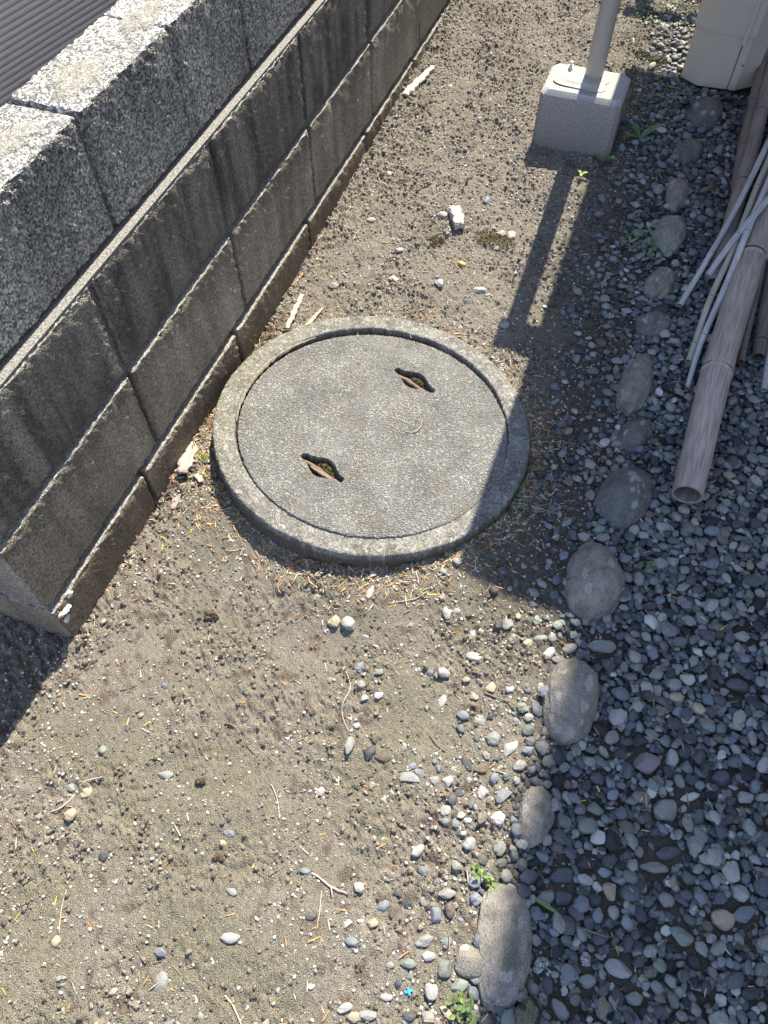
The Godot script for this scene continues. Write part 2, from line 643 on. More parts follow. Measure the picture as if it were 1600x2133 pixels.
func build_wall() -> void:
	var w := thing("block_wall", "low weathered concrete block wall with rough lit coping along the yard", "wall", Vector3.ZERO)
	var core := BoxMesh.new()
	core.size = Vector3(0.132, 0.59, 3.2)
	var o := part("mortar", core, M.mortar, w)
	o.position = Vector3(-0.0745, 0.10, -1.63)
	var ledge := BoxMesh.new()
	ledge.size = Vector3(0.1355, 0.009, 3.19)
	o = part("mortar_bed", ledge, M.mortar, w)
	o.position = Vector3(-0.0703, 0.3925, -1.622)
	var rows := [[-0.19, -0.005, 0.07, 0.011], [0.005, 0.195, 0.0, 0.0055], [0.205, 0.393, 0.0, 0.0]]
	for row in rows:
		var k := 0
		while true:
			var z1: float = -0.016 if k == 0 else -0.4 * k - 0.0058 + row[2]
			var z0: float = -0.4 * (k + 1) + 0.0058 + row[2]
			if z1 < -2.9:
				break
			var h: float = row[1] - row[0]
			var size := Vector3(0.15 + (0.004 if row[0] < -0.1 else 0.0), h, z1 - z0)
			var at := Vector3(-0.075 + row[3] + rng.randf_range(-0.0008, 0.0008), (row[0] + row[1]) / 2.0, (z0 + z1) / 2.0)
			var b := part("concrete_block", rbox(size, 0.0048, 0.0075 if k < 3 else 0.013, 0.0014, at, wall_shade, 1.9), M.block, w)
			b.position = at
			k += 1
	var top_core := BoxMesh.new()
	top_core.size = Vector3(0.098, 0.176, 2.9)
	o = part("mortar", top_core, M.mortar, w)
	o.position = Vector3(-0.0785, 0.494, -1.5)
	var joints := [-0.018, -0.519, -1.022, -1.525, -2.03, -2.53, -3.0]
	for k in joints.size() - 1:
		var z1: float = joints[k] - 0.0055
		var z0: float = joints[k + 1] + 0.0055
		var cuts := [[z0, z1]]
		if k == 1:
			cuts = [[z0, -0.7785], [-0.7775, z1]]
		for c in cuts:
			var size := Vector3(0.118, 0.187, c[1] - c[0])
			var at := Vector3(-0.0785, 0.4965, (c[0] + c[1]) / 2.0)
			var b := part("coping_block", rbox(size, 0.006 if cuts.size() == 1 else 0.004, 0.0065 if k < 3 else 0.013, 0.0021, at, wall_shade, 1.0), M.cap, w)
			b.position = at
	# mortar smears on the coping
	for s in [[-0.075, -0.60, 0.033, 0.06], [-0.07, -0.79, 0.03, 0.062], [-0.085, -0.97, 0.028, 0.05], [-0.07, -0.43, 0.03, 0.05]]:
		var v := PackedVector3Array()
		var col := PackedColorArray()
		for j in 12:
			for i in 40:
				var a := TAU * i / 40.0
				var t := j / 11.0
				var rr := t * (1.0 + 0.5 * n_mid.get_noise_2d(cos(a) * 0.02 + s[1], sin(a) * 0.02) + 0.25 * n_fine.get_noise_2d(cos(a) * 0.02 + s[1], sin(a) * 0.02))
				var x: float = s[0] + cos(a) * s[2] * rr
				var z: float = s[1] + sin(a) * s[3] * rr
				v.append(Vector3(x, 0.5915 + 0.0022 * (1.0 - pow(t, 6.0)) - 0.004 * pow(t, 8.0) + 0.0009 * n_fine.get_noise_2d(x, z), z))
				col.append(Color(0.36, 0.35, 0.31) * (1.0 + 0.35 * n_mid.get_noise_2d(x, z)))
		part("mortar_smear", arrays(v, grid(40, 12, true), col), M.ring, w)
	# pale crust at the foot of the near end
	for c in [[0.006, -0.025, -0.035, 0.016, 0.010, 0.017], [0.008, -0.015, -0.06, 0.010, 0.008, 0.012], [0.010, -0.05, -0.03, 0.008, 0.010, 0.010]]:
		o = part("lime_crust", stone_mesh(3, 0.0, 77 + int(c[3] * 1000), 0.3, 0.25), M.clod, w)
		o.position = Vector3(c[0], c[1], c[2])
		o.scale = Vector3(c[3] * 0.9, c[4], c[5])
		o.material_override = M.crust


# ---------- manhole ----------
func ring_tilt(x: float, z: float) -> float:
	return -0.05 * (x - RING_AT.x) + 0.055 * (z - RING_AT.z)


func lid_tilt(x: float, z: float) -> float:
	return -0.05 * (x - LID_AT.x) + 0.071 * (z - LID_AT.z)


func slot_depth(x: float, z: float) -> float:
	# 1 inside a hand slot, 0 outside
	var best := -1.0
	for s in [[0.402, -0.787], [0.311, -0.484]]:
		var dx: float = x - s[0]
		var dz: float = z - s[1]
		var a := dx * 0.952 + dz * 0.306
		var b := -dx * 0.306 + dz * 0.952
		var half := 0.0062 + 0.0165 * smoothstep(0.044, 0.002, absf(a)) + 0.0012 * n_mid.get_noise_2d(x * 2.0, z * 2.0)
		var over := maxf(0.0, absf(a) - 0.046)
		best = maxf(best, half - sqrt(b * b + over * over))
	return smoothstep(-0.0012, 0.0018, best)


func revolve(profile: Array, at: Vector3, seg: int, amp: float, tint: Callable, slots := false) -> ArrayMesh:
	var v := PackedVector3Array()
	var col := PackedColorArray()
	for p in profile:
		for i in seg:
			var a := TAU * i / seg
			var d := Vector2(cos(a), sin(a))
			var w: Vector2 = Vector2(at.x, at.z) + d * float(p[0])
			var n := n_fine.get_noise_2d(w.x * 1.1, w.y * 1.1 + p[1])
			var big := n_mid.get_noise_2d(w.x + p[1], w.y)
			var r: float = p[0] + amp * p[2] * (n * 1.6 + big)
			var y: float = at.y + p[1] + amp * (0.5 * n + 0.4 * big) * p[3]
			if slots:
				y -= (0.017 + 0.004 * big + 0.003 * n) * slot_depth(w.x, w.y)
			var q := Vector3(at.x + d.x * r, 0.0, at.z + d.y * r)
			q.y = y + (lid_tilt(q.x, q.z) if slots else ring_tilt(q.x, q.z))
			v.append(q)
			col.append(tint.call(q, p[1]))
	return arrays(v, grid(seg, profile.size(), true, true), col)


func lid_tint(p: Vector3, dy: float) -> Color:
	var b := n_low.get_noise_2d(p.x * 1.5, p.z * 1.5)
	var c := Color(0.275, 0.27, 0.25) * (1.0 + 0.3 * b)
	c = c.lerp(Color(0.27, 0.235, 0.175), 0.35 * smoothstep(0.1, 0.6, n_mid.get_noise_2d(p.x * 0.3, p.z * 0.3)))
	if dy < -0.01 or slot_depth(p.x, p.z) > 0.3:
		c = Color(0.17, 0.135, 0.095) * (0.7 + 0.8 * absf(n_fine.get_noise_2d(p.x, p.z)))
	return c


func ring_tint(p: Vector3, dy: float) -> Color:
	var b := n_low.get_noise_2d(p.x * 2.0, p.z * 2.0)
	var c := Color(0.25, 0.243, 0.218) * (1.0 + 0.35 * b)
	c = c.lerp(Color(0.13, 0.125, 0.105), 0.6 * smoothstep(0.0, 0.5, n_mid.get_noise_2d(p.x * 0.5, p.z * 0.5)))
	c = c.lerp(Color(0.24, 0.23, 0.16), smoothstep(0.2, 0.0, p.x) * 0.6)
	if n_fine.get_noise_2d(p.x * 0.45 + 9.0, p.z * 0.45) > 0.36:
		c = c.lerp(Color(0.42, 0.41, 0.37), 0.7)
	if Vector2(p.x - 0.53, p.z + 0.425).length() < 0.018 * (1.0 + n_mid.get_noise_2d(p.x, p.z)):
		c = c.lerp(Color(0.5, 0.49, 0.45), 0.7)
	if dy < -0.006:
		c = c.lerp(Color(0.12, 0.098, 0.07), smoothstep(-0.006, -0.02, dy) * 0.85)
	return c


func build_manhole() -> void:
	var prof := [[0.2835, -0.06, 0.4, 0.0], [0.2835, -0.03, 0.7, 0.0], [0.2835, -0.006, 1.0, 0.0], [0.2845, -0.0015, 1.0, 1.0], [0.287, 0.0, 0.6, 1.0]]
	for k in 14:
		prof.append([0.290 + 0.034 * k / 13.0, 0.0, 0.0, 1.0])
	prof.append_array([[0.3265, -0.001, 0.5, 1.0], [0.3285, -0.0035, 0.9, 0.6], [0.3295, -0.009, 0.8, 0.0], [0.330, -0.02, 0.6, 0.0], [0.3305, -0.035, 0.6, 0.0], [0.331, -0.06, 0.5, 0.0], [0.331, -0.10, 0.5, 0.0]])
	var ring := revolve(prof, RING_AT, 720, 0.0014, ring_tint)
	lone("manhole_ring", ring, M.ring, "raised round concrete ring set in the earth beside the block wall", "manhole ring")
	prof = []
	for k in 139:
		prof.append([0.0005 + 0.2765 * k / 138.0, 0.0004, 0.0, 1.0])
	prof.append_array([[0.2783, -0.0006, 1.0, 1.4], [0.2794, -0.0032, 1.5, 1.0], [0.2798, -0.010, 1.2, 0.0], [0.2798, -0.03, 0.6, 0.0], [0.2798, -0.06, 0.3, 0.0]])
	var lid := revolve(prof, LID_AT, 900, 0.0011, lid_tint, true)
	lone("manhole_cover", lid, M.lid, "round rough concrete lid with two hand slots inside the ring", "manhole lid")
	var fill := []
	var wide := []
	for i in 15:
		var a := deg_to_rad(158.0 + 4.6 * i)
		var q := Vector3(RING_AT.x + cos(a) * 0.2815, 0, RING_AT.z + sin(a) * 0.2815)
		q.y = RING_AT.y + ring_tilt(q.x, q.z) - 0.0035
		fill.append(q)
		wide.append(0.0012 + 0.0042 * sin(PI * i / 14.0))
	lone("packed_earth", rod(fill, wide, 8, 5, 0.0, Color(0.27, 0.24, 0.185), 0.7), M.clod, "grey earth packed into the groove on the lid's wall side", "earth")
	# what lies in the slots
	var k := 0
	for s in [[0.402, -0.787, "the far"], [0.311, -0.484, "the near"]]:
		var y: float = LID_AT.y - 0.0035 + lid_tilt(s[0], s[1])
		var d := Vector3(0.952, 0, 0.306)
		var at := Vector3(s[0], y - 0.0155, s[1])
		lone("bark_stick", rod([at - d * 0.047 + Vector3(0, 0.008, 0.004), at - d * 0.015 + Vector3(0, 0.008, 0.003), at + d * 0.02 + Vector3(0, 0.005, 0.004), at + d * 0.047 + Vector3(0, 0.003, 0.002)], [0.0035, 0.0055, 0.005, 0.0035], 9, 5, 0.0, Color(0.155, 0.105, 0.08), 0.5, 0.002), M.dry, "reddish bark stick lodged in %s slot of the lid" % s[2], "stick")
		if k == 1:
			lone("bark_stick", rod([at - d * 0.03 + Vector3(0.004, 0.011, 0.010), at + d * 0.0 + Vector3(0.004, 0.010, 0.010), at + d * 0.035 + Vector3(0, 0.004, 0.006)], [0.003, 0.004, 0.003], 9, 5, 0.0, Color(0.19, 0.14, 0.11), 0.5, 0.002), M.dry, "paler second bark stick in the near slot, on the viewer's side", "stick")
		moss_tuft(Vector3(s[0] + 0.004, y - 0.017, s[1] - 0.008), 0.011, 0.016, 300, "olive moss tuft growing in %s slot of the lid" % s[2], Color(0.17, 0.14, 0.06), 1.9, -0.31)
		k += 1
	lone("straw", rod([Vector3(0.425, -0.0635, -0.640), Vector3(0.438, -0.0615, -0.637), Vector3(0.450, -0.062, -0.642), Vector3(0.458, -0.0625, -0.657), Vector3(0.455, -0.0635, -0.684)], [0.0006, 0.0009, 0.001, 0.0009, 0.0005], 6, 6, 0.0, Color(0.33, 0.27, 0.15)), M.dry, "thin curved straw stem lying on the middle of the lid", "stem")


func moss_tuft(at: Vector3, r: float, h: float, n: int, label: String, tint: Color, stretch := 1.0, turn := 0.0) -> void:
	var mm := MultiMesh.new()
	mm.transform_format = MultiMesh.TRANSFORM_3D
	mm.use_colors = true
	mm.mesh = sprig
	mm.instance_count = n
	for i in n:
		var a := rng.randf() * TAU
		var q := sqrt(rng.randf())
		var p := Vector3(cos(a) * q * r * stretch, h * (1.0 - q * q) * rng.randf_range(0.4, 1.0), sin(a) * q * r).rotated(Vector3.UP, turn)
		var b := Basis(Vector3.UP, rng.randf() * TAU) * Basis(Vector3.RIGHT, rng.randf_range(-0.9, 0.9))
		var s := rng.randf_range(0.003, 0.006)
		mm.set_instance_transform(i, Transform3D(b.scaled(Vector3(s, s, s)), p))
		mm.set_instance_color(i, tint * rng.randf_range(0.55, 1.35))
	var o := MultiMeshInstance3D.new()
	o.name = numbered("moss_tuft")
	o.multimesh = mm
	o.material_override = M.grit
	add_child(o, true)
	o.position = at
	tag(o, label, "moss", "", "stuff")

var sprig: ArrayMesh


# ---------- post, footing, post cover, canopy ----------
func box(size: Vector3) -> BoxMesh:
	var b := BoxMesh.new()
	b.size = size
	return b


func footing_shade(p: Vector3, n: Vector3) -> Color:
	var c := Color(0.47, 0.465, 0.445)
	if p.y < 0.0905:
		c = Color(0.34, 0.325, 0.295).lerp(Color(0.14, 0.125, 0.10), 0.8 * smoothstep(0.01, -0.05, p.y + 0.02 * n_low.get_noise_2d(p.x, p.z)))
	return c


func outline(half_x: float, half_z: float, r: float, y: float, wavy := 0.0) -> PackedVector3Array:
	var a := PackedVector3Array()
	for i in 48:
		var t := TAU * i / 48.0
		var e := 0.5
		var x := half_x * signf(cos(t)) * pow(absf(cos(t)), e)
		var z := half_z * signf(sin(t)) * pow(absf(sin(t)), e)
		if wavy > 0.0 and x > half_x * 0.6:
			x -= wavy * exp(-pow((z - 0.004) / 0.010, 2.0))
		a.append(Vector3(x, y, z))
	return a


func build_post() -> void:
	for k in 2:
		var dz := 0.0 if k == 0 else -1.36
		var dx := 0.0 if k == 0 else 0.03
		var gy := -0.12 if k == 0 else -0.02
		var top := 0.092 if k == 0 else 0.14
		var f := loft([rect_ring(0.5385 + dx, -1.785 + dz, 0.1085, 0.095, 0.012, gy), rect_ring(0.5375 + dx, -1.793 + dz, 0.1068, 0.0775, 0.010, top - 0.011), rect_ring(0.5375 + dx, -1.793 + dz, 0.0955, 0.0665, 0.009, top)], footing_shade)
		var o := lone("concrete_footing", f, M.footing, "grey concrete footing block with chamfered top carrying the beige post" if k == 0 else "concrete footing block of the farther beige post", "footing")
		var p := thing("support_post", "round beige metal post bolted onto the grey footing block" if k == 0 else "farther round beige metal post under the canopy", "post", Vector3(0.549 + dx, top, -1.817 + dz))
		p.rotation.z = -0.016
		var c := CylinderMesh.new()
		c.top_radius = 0.0237
		c.bottom_radius = 0.0237
		c.height = 0.90 - top
		c.radial_segments = 48
		o = part("tube", c, M.paint, p)
		o.position.y = c.height / 2.0 + 0.004
		o = part("base_plate", loft([outline(0.072, 0.043, 0.02, 0.0005, 0.012), outline(0.072, 0.043, 0.02, 0.0025, 0.012), outline(0.070, 0.041, 0.02, 0.0032, 0.012), outline(0.064, 0.034, 0.02, 0.0036, 0.008), outline(0.052, 0.025, 0.02, 0.0085, 0.004), outline(0.049, 0.023, 0.02, 0.0092, 0.003)]), M.paint, p)
		o.position = Vector3(-0.026, 0, 0.026)
		o.rotation.y = -0.03
		var wash := CylinderMesh.new()
		wash.top_radius = 0.0085
		wash.bottom_radius = 0.009
		wash.height = 0.003
		o = part("washer", wash, M.zinc, p)
		o.position = Vector3(-0.064, 0.0105, -0.004)
		var nut := CylinderMesh.new()
		nut.top_radius = 0.0068
		nut.bottom_radius = 0.0072
		nut.height = 0.007
		nut.radial_segments = 6
		o = part("nut", nut, M.zinc, p)
		o.position = Vector3(-0.064, 0.015, -0.004)
		var bolt := CylinderMesh.new()
		bolt.top_radius = 0.0036
		bolt.bottom_radius = 0.004
		bolt.height = 0.018
		o = part("bolt", bolt, M.zinc, p)
		o.position = Vector3(-0.064, 0.019, -0.004)
	# low canopy over the gravel strip, carried by the posts
	var t := thing("low_canopy", "low flat canopy carried on beige posts over the gravel strip", "canopy", Vector3(0, 0.9, 0))
	var o := part("roof_panel", box(Vector3(1.5, 0.03, 1.66)), M.panel, t)
	o.position = Vector3(1.364, 0.016, -2.054)
	o.rotation.y = 0.009
	o = part("support_bar", box(Vector3(0.10, 0.045, 0.05)), M.paint, t)
	o.position = Vector3(0.575, -0.005, -1.817)
	o = part("support_bar", box(Vector3(0.24, 0.03, 0.03)), M.paint, t)
	o.position = Vector3(0.66, -0.004, -3.16)
	# the house on the right: only its eave and wall matter here
	t = thing("house", "pale house with a deep eave shading the gravel", "house", Vector3(0, 0, 0))
	o = part("eave", box(Vector3(3.2, 0.18, 14.0)), M.panel, t)
	o.position = Vector3(0.838 + 1.6, 5.2, -3.0)
	o = part("wall", box(Vector3(0.2, 5.4, 14.0)), M.plaster, t)
	o.position = Vector3(2.6, 2.4, -3.0)


func build_cover() -> void:
	var t := thing("post_cover", "beige eight-sided metal post cover in two overlapping sections at the far gravel", "post cover", Vector3.ZERO)
	var p := [[0.768, -2.131], [0.768, -2.25], [0.817, -2.285], [0.924, -2.285], [0.97, -2.25], [0.97, -2.144], [0.924, -2.106], [0.817, -2.097]]
	var lower := []
	for y in [-0.024, 0.16]:
		var r := PackedVector3Array()
		for k in range(p.size() - 1, -1, -1):
			r.append(Vector3(p[k][0], y + (0.003 * n_mid.get_noise_1d(k * 3.0) if y < 0 else 0.0), p[k][1]))
		lower.append(r)
	part("lower_casing", loft(lower), M.casing, t)
	var upper := []
	for y in [0.122, 1.0]:
		var r := PackedVector3Array()
		for k in range(p.size() - 1, -1, -1):
			var c := Vector2(0.869, -2.191)
			var d := Vector2(p[k][0], p[k][1]) - c
			d += d.normalized() * 0.0065
			r.append(Vector3(c.x + d.x, y, c.y + d.y))
		upper.append(r)
	part("upper_casing", loft(upper), M.casing, t)
	var o := part("seam_groove", box(Vector3(0.0022, 0.19, 0.002)), M.dark, t)
	o.position = Vector3(0.9025, 0.071, -2.1037)
	o = part("seam_batten", box(Vector3(0.0105, 0.9, 0.008)), M.casing, t)
	o.position = Vector3(0.9035, 0.552, -2.0975)
	o = part("rust_spot", stone_mesh(1, 0.0, 3), M.dark, t)
	o.position = Vector3(0.921, 0.045, -2.1058)
	o.scale = Vector3(0.0022, 0.004, 0.0008)


func build_neighbour() -> void:
	var t := thing("ribbed_siding", "brown ribbed siding of the neighbouring house behind the block wall", "siding", Vector3(-0.55, 0, -1.0), deg_to_rad(-10.0))
	var o := part("backing_panel", box(Vector3(0.06, 3.0, 5.0)), M.siding, t)
	o.position = Vector3(-0.045, 1.2, 0.0)
	var pts := []
	for k in 40:
		var y := 0.10 + k * 0.0122
		var rings := []
		for z in [-2.4, 2.4]:
			var r := PackedVector3Array()
			for q in [[-0.016, 0.0], [-0.0010, 0.0001], [0.0006, 0.0032], [0.0010, 0.0060], [0.0006, 0.0090], [-0.0010, 0.0121], [-0.016, 0.0122]]:
				r.append(Vector3(q[0], y + q[1], z))
			rings.append(r)
		part("rib", loft(rings), M.siding, t)


# ---------- bamboo ----------
func cane(label: String, pts: Array, radii: Array, tint: Color, nodes: Array, hollow := 0.05, seg := 14, group := "bamboo canes stacked at the gravel's edge") -> void:
	var t := thing("bamboo_cane", label, "bamboo", pts[0], 0.0, group)
	var local := []
	for p in pts:
		local.append(p - pts[0])
	part("culm", rod(local, radii, seg, 8, hollow, tint, 0.06), M.bamboo, t)
	for f in nodes:
		var s: float = f * (local.size() - 1)
		var i := mini(int(s), local.size() - 2)
		var p: Vector3 = local[i].cubic_interpolate(local[i + 1], local[maxi(i - 1, 0)], local[mini(i + 2, local.size() - 1)], s - i)
		var d: Vector3 = (local[i + 1] - local[i]).normalized()
		var r: float = lerpf(radii[i], radii[i + 1], s - i)
		var w := r * 0.16 + 0.0008
		part("node_ridge", rod([p - d * w * 2.4, p - d * w * 1.2, p - d * w * 0.6], [r * 1.005, r * 1.055, r * 1.01], seg, 3, 0.0, tint * 1.08), M.bamboo, t)
		part("node_line", rod([p - d * w * 0.5, p, p + d * w * 0.5], [r * 1.012, r * 1.03, r * 1.012], seg, 2, 0.0, tint * 0.22), M.dry, t)
		part("node_ridge", rod([p + d * w * 0.5, p + d * w * 1.1, p + d * w * 2.2], [r * 1.01, r * 1.045, r * 1.005], seg, 3, 0.0, tint), M.bamboo, t)


func build_bamboo() -> void:
	var grey := Color(0.42, 0.39, 0.36)
	var pale := Color(0.47, 0.46, 0.45)
	var brown := Color(0.20, 0.165, 0.135)
	cane("thickest bamboo pole, grey brown, its open end towards the viewer", [Vector3(1.004, -0.069, -0.677), Vector3(1.015, -0.050, -1.008), Vector3(1.042, -0.026, -1.383), Vector3(1.066, -0.004, -1.76), Vector3(1.09, 0.02, -2.3)], [0.030, 0.0322, 0.0312, 0.030, 0.028], Color(0.37, 0.31, 0.265), [0.25, 0.5, 0.75], 0.16, 40)
	cane("pale thin cane reaching farthest left over the gravel", [Vector3(0.912, -0.07, -1.212), Vector3(0.951, -0.03, -1.37), Vector3(0.985, 0.005, -1.53), Vector3(1.02, 0.049, -1.74), Vector3(1.06, 0.085, -2.0)], [0.0066, 0.0068, 0.007, 0.0072, 0.0074], pale, [0.25, 0.5, 0.72], 0.03)
	cane("short pale cane crossing over the other thin canes", [Vector3(0.956, -0.044, -1.305), Vector3(0.992, 0.002, -1.4), Vector3(1.044, 0.035, -1.524), Vector3(1.09, 0.056, -1.65), Vector3(1.15, 0.08, -1.85)], [0.0075, 0.0075, 0.0076, 0.0077, 0.0078], pale, [0.27, 0.62], 0.03)
	cane("yellowish thin cane with a splintered tip under the crossing cane", [Vector3(0.958, -0.080, -1.05), Vector3(0.962, -0.073, -1.1), Vector3(0.973, -0.048, -1.236), Vector3(0.997, -0.013, -1.392), Vector3(1.017, 0.014, -1.585), Vector3(1.031, 0.03, -1.691), Vector3(1.06, 0.06, -1.95)], [0.0062, 0.0066, 0.0070, 0.0072, 0.0074, 0.0076, 0.0078], Color(0.45, 0.41, 0.33), [0.167, 0.335, 0.68], 0.03)
	cane("whitish flaking thin cane lying along the thick pole", [Vector3(0.968, -0.086, -0.981), Vector3(0.976, -0.071, -1.114), Vector3(0.998, -0.036, -1.269), Vector3(1.013, 0.008, -1.408), Vector3(1.024, 0.018, -1.493), Vector3(1.063, 0.055, -1.76)], [0.0055, 0.007, 0.0076, 0.0078, 0.0078, 0.0078], Color(0.50, 0.50, 0.50), [0.22, 0.41, 0.62], 0.0)
	cane("narrow brown bamboo pole at the left side of the stack", [Vector3(0.98, -0.033, -1.632), Vector3(0.973, -0.011, -1.827), Vector3(0.975, 0.011, -2.024), Vector3(0.976, 0.034, -2.25)], [0.0130, 0.0134, 0.0137, 0.014], brown, [0.3, 0.62], 0.05, 18)
	cane("dull grey-brown bamboo pole between the narrow brown and thick poles", [Vector3(0.975, -0.058, -1.30), Vector3(0.988, -0.022, -1.604), Vector3(0.996, -0.002, -1.818), Vector3(1.0, 0.016, -2.022), Vector3(1.006, 0.036, -2.3)], [0.0175, 0.019, 0.019, 0.019, 0.019], Color(0.27, 0.23, 0.195), [0.3, 0.66], 0.06, 22)
	cane("grey thin cane near the photo's edge, upper of two short ones", [Vector3(1.068, -0.018, -1.369), Vector3(1.074, -0.002, -1.464), Vector3(1.088, 0.03, -1.708), Vector3(1.10, 0.05, -1.95)], [0.0068, 0.007, 0.0072, 0.0074], Color(0.34, 0.33, 0.33), [0.1, 0.5], 0.03)
	cane("dark thin cane near the photo's edge, lower of two short ones", [Vector3(1.070, -0.055, -1.28), Vector3(1.074, -0.030, -1.415), Vector3(1.084, 0.004, -1.638)], [0.0062, 0.0066, 0.007], Color(0.2, 0.185, 0.18), [0.4], 0.03)
	cane("dark middling bamboo pole with an open end near the photo's edge", [Vector3(1.100, -0.068, -1.10), Vector3(1.098, -0.052, -1.289), Vector3(1.10, -0.02, -1.638), Vector3(1.11, 0.0, -2.1)], [0.0145, 0.0150, 0.0155, 0.016], Color(0.15, 0.125, 0.11), [0.12, 0.55], 0.06, 20)
	cane("lowest pale cane at the photo's edge beside the dark pole", [Vector3(1.124, -0.082, -1.02), Vector3(1.123, -0.073, -1.08), Vector3(1.121, -0.051, -1.188), Vector3(1.128, -0.005, -1.493)], [0.0072, 0.0073, 0.0074, 0.0076], Color(0.42, 0.41, 0.40), [0.35, 0.8], 0.03)
	cane("broken dark cane half hidden beside the thick pole", [Vector3(1.066, -0.075, -1.08), Vector3(1.068, -0.062, -1.207), Vector3(1.082, -0.04, -1.517)], [0.0085, 0.0095, 0.0105], Color(0.17, 0.14, 0.12), [0.2], 0.04)
	cane("weathered dark pole deep in the stack's shade", [Vector3(1.15, -0.06, -1.25), Vector3(1.14, -0.04, -1.5), Vector3(1.13, -0.01, -2.0)], [0.02, 0.02, 0.02], Color(0.07, 0.06, 0.055), [0.4], 0.06, 18)
	cane("grey pole lying outermost in the bamboo stack", [Vector3(1.20, -0.07, -1.05), Vector3(1.18, -0.05, -1.4), Vector3(1.15, -0.01, -2.0)], [0.022, 0.022, 0.022], Color(0.06, 0.05, 0.048), [0.5], 0.06, 18)


# ---------- stones ----------
const TONE := {"W": [0.42, 0.41, 0.38], "P": [0.275, 0.27, 0.25], "G": [0.20, 0.20, 0.185], "B": [0.145, 0.16, 0.172], "D": [0.08, 0.084, 0.09], "N": [0.17, 0.19, 0.165], "T": [0.30, 0.25, 0.18], "O": [0.36, 0.24, 0.09], "K": [0.165, 0.142, 0.115], "R": [0.20, 0.175, 0.175], "S": [0.42, 0.42, 0.42]}
var stone_mats := {}


func tone_color(t: String) -> Color:
	return Color(TONE[t][0], TONE[t][1], TONE[t][2])


func stone_material(t: String, veined: bool) -> Material:
	var key := t + ("v" if veined else "")
	if not stone_mats.has(key):
		var src: StandardMaterial3D = M.vein if veined else (M.speck if t == "S" else M.pebble)
		var m: StandardMaterial3D = src.duplicate()
		var c := tone_color(t)
		m.albedo_color = (c * (1.9 if veined else 1.1)).clamp(Color.BLACK, Color(0.8, 0.8, 0.8)).linear_to_srgb()
		m.albedo_color.a = 1.0
		m.vertex_color_use_as_albedo = false
		stone_mats[key] = m
	return stone_mats[key]


func stone_basis(turn: float, tilt: float, hl: float, ht: float, hw: float) -> Basis:
	var b := Basis(Vector3.UP, turn) * Basis(Vector3(rng.randf_range(-1, 1), 0, rng.randf_range(-1, 1)).normalized(), tilt)
	return b * Basis.from_scale(Vector3(hl, ht, hw))


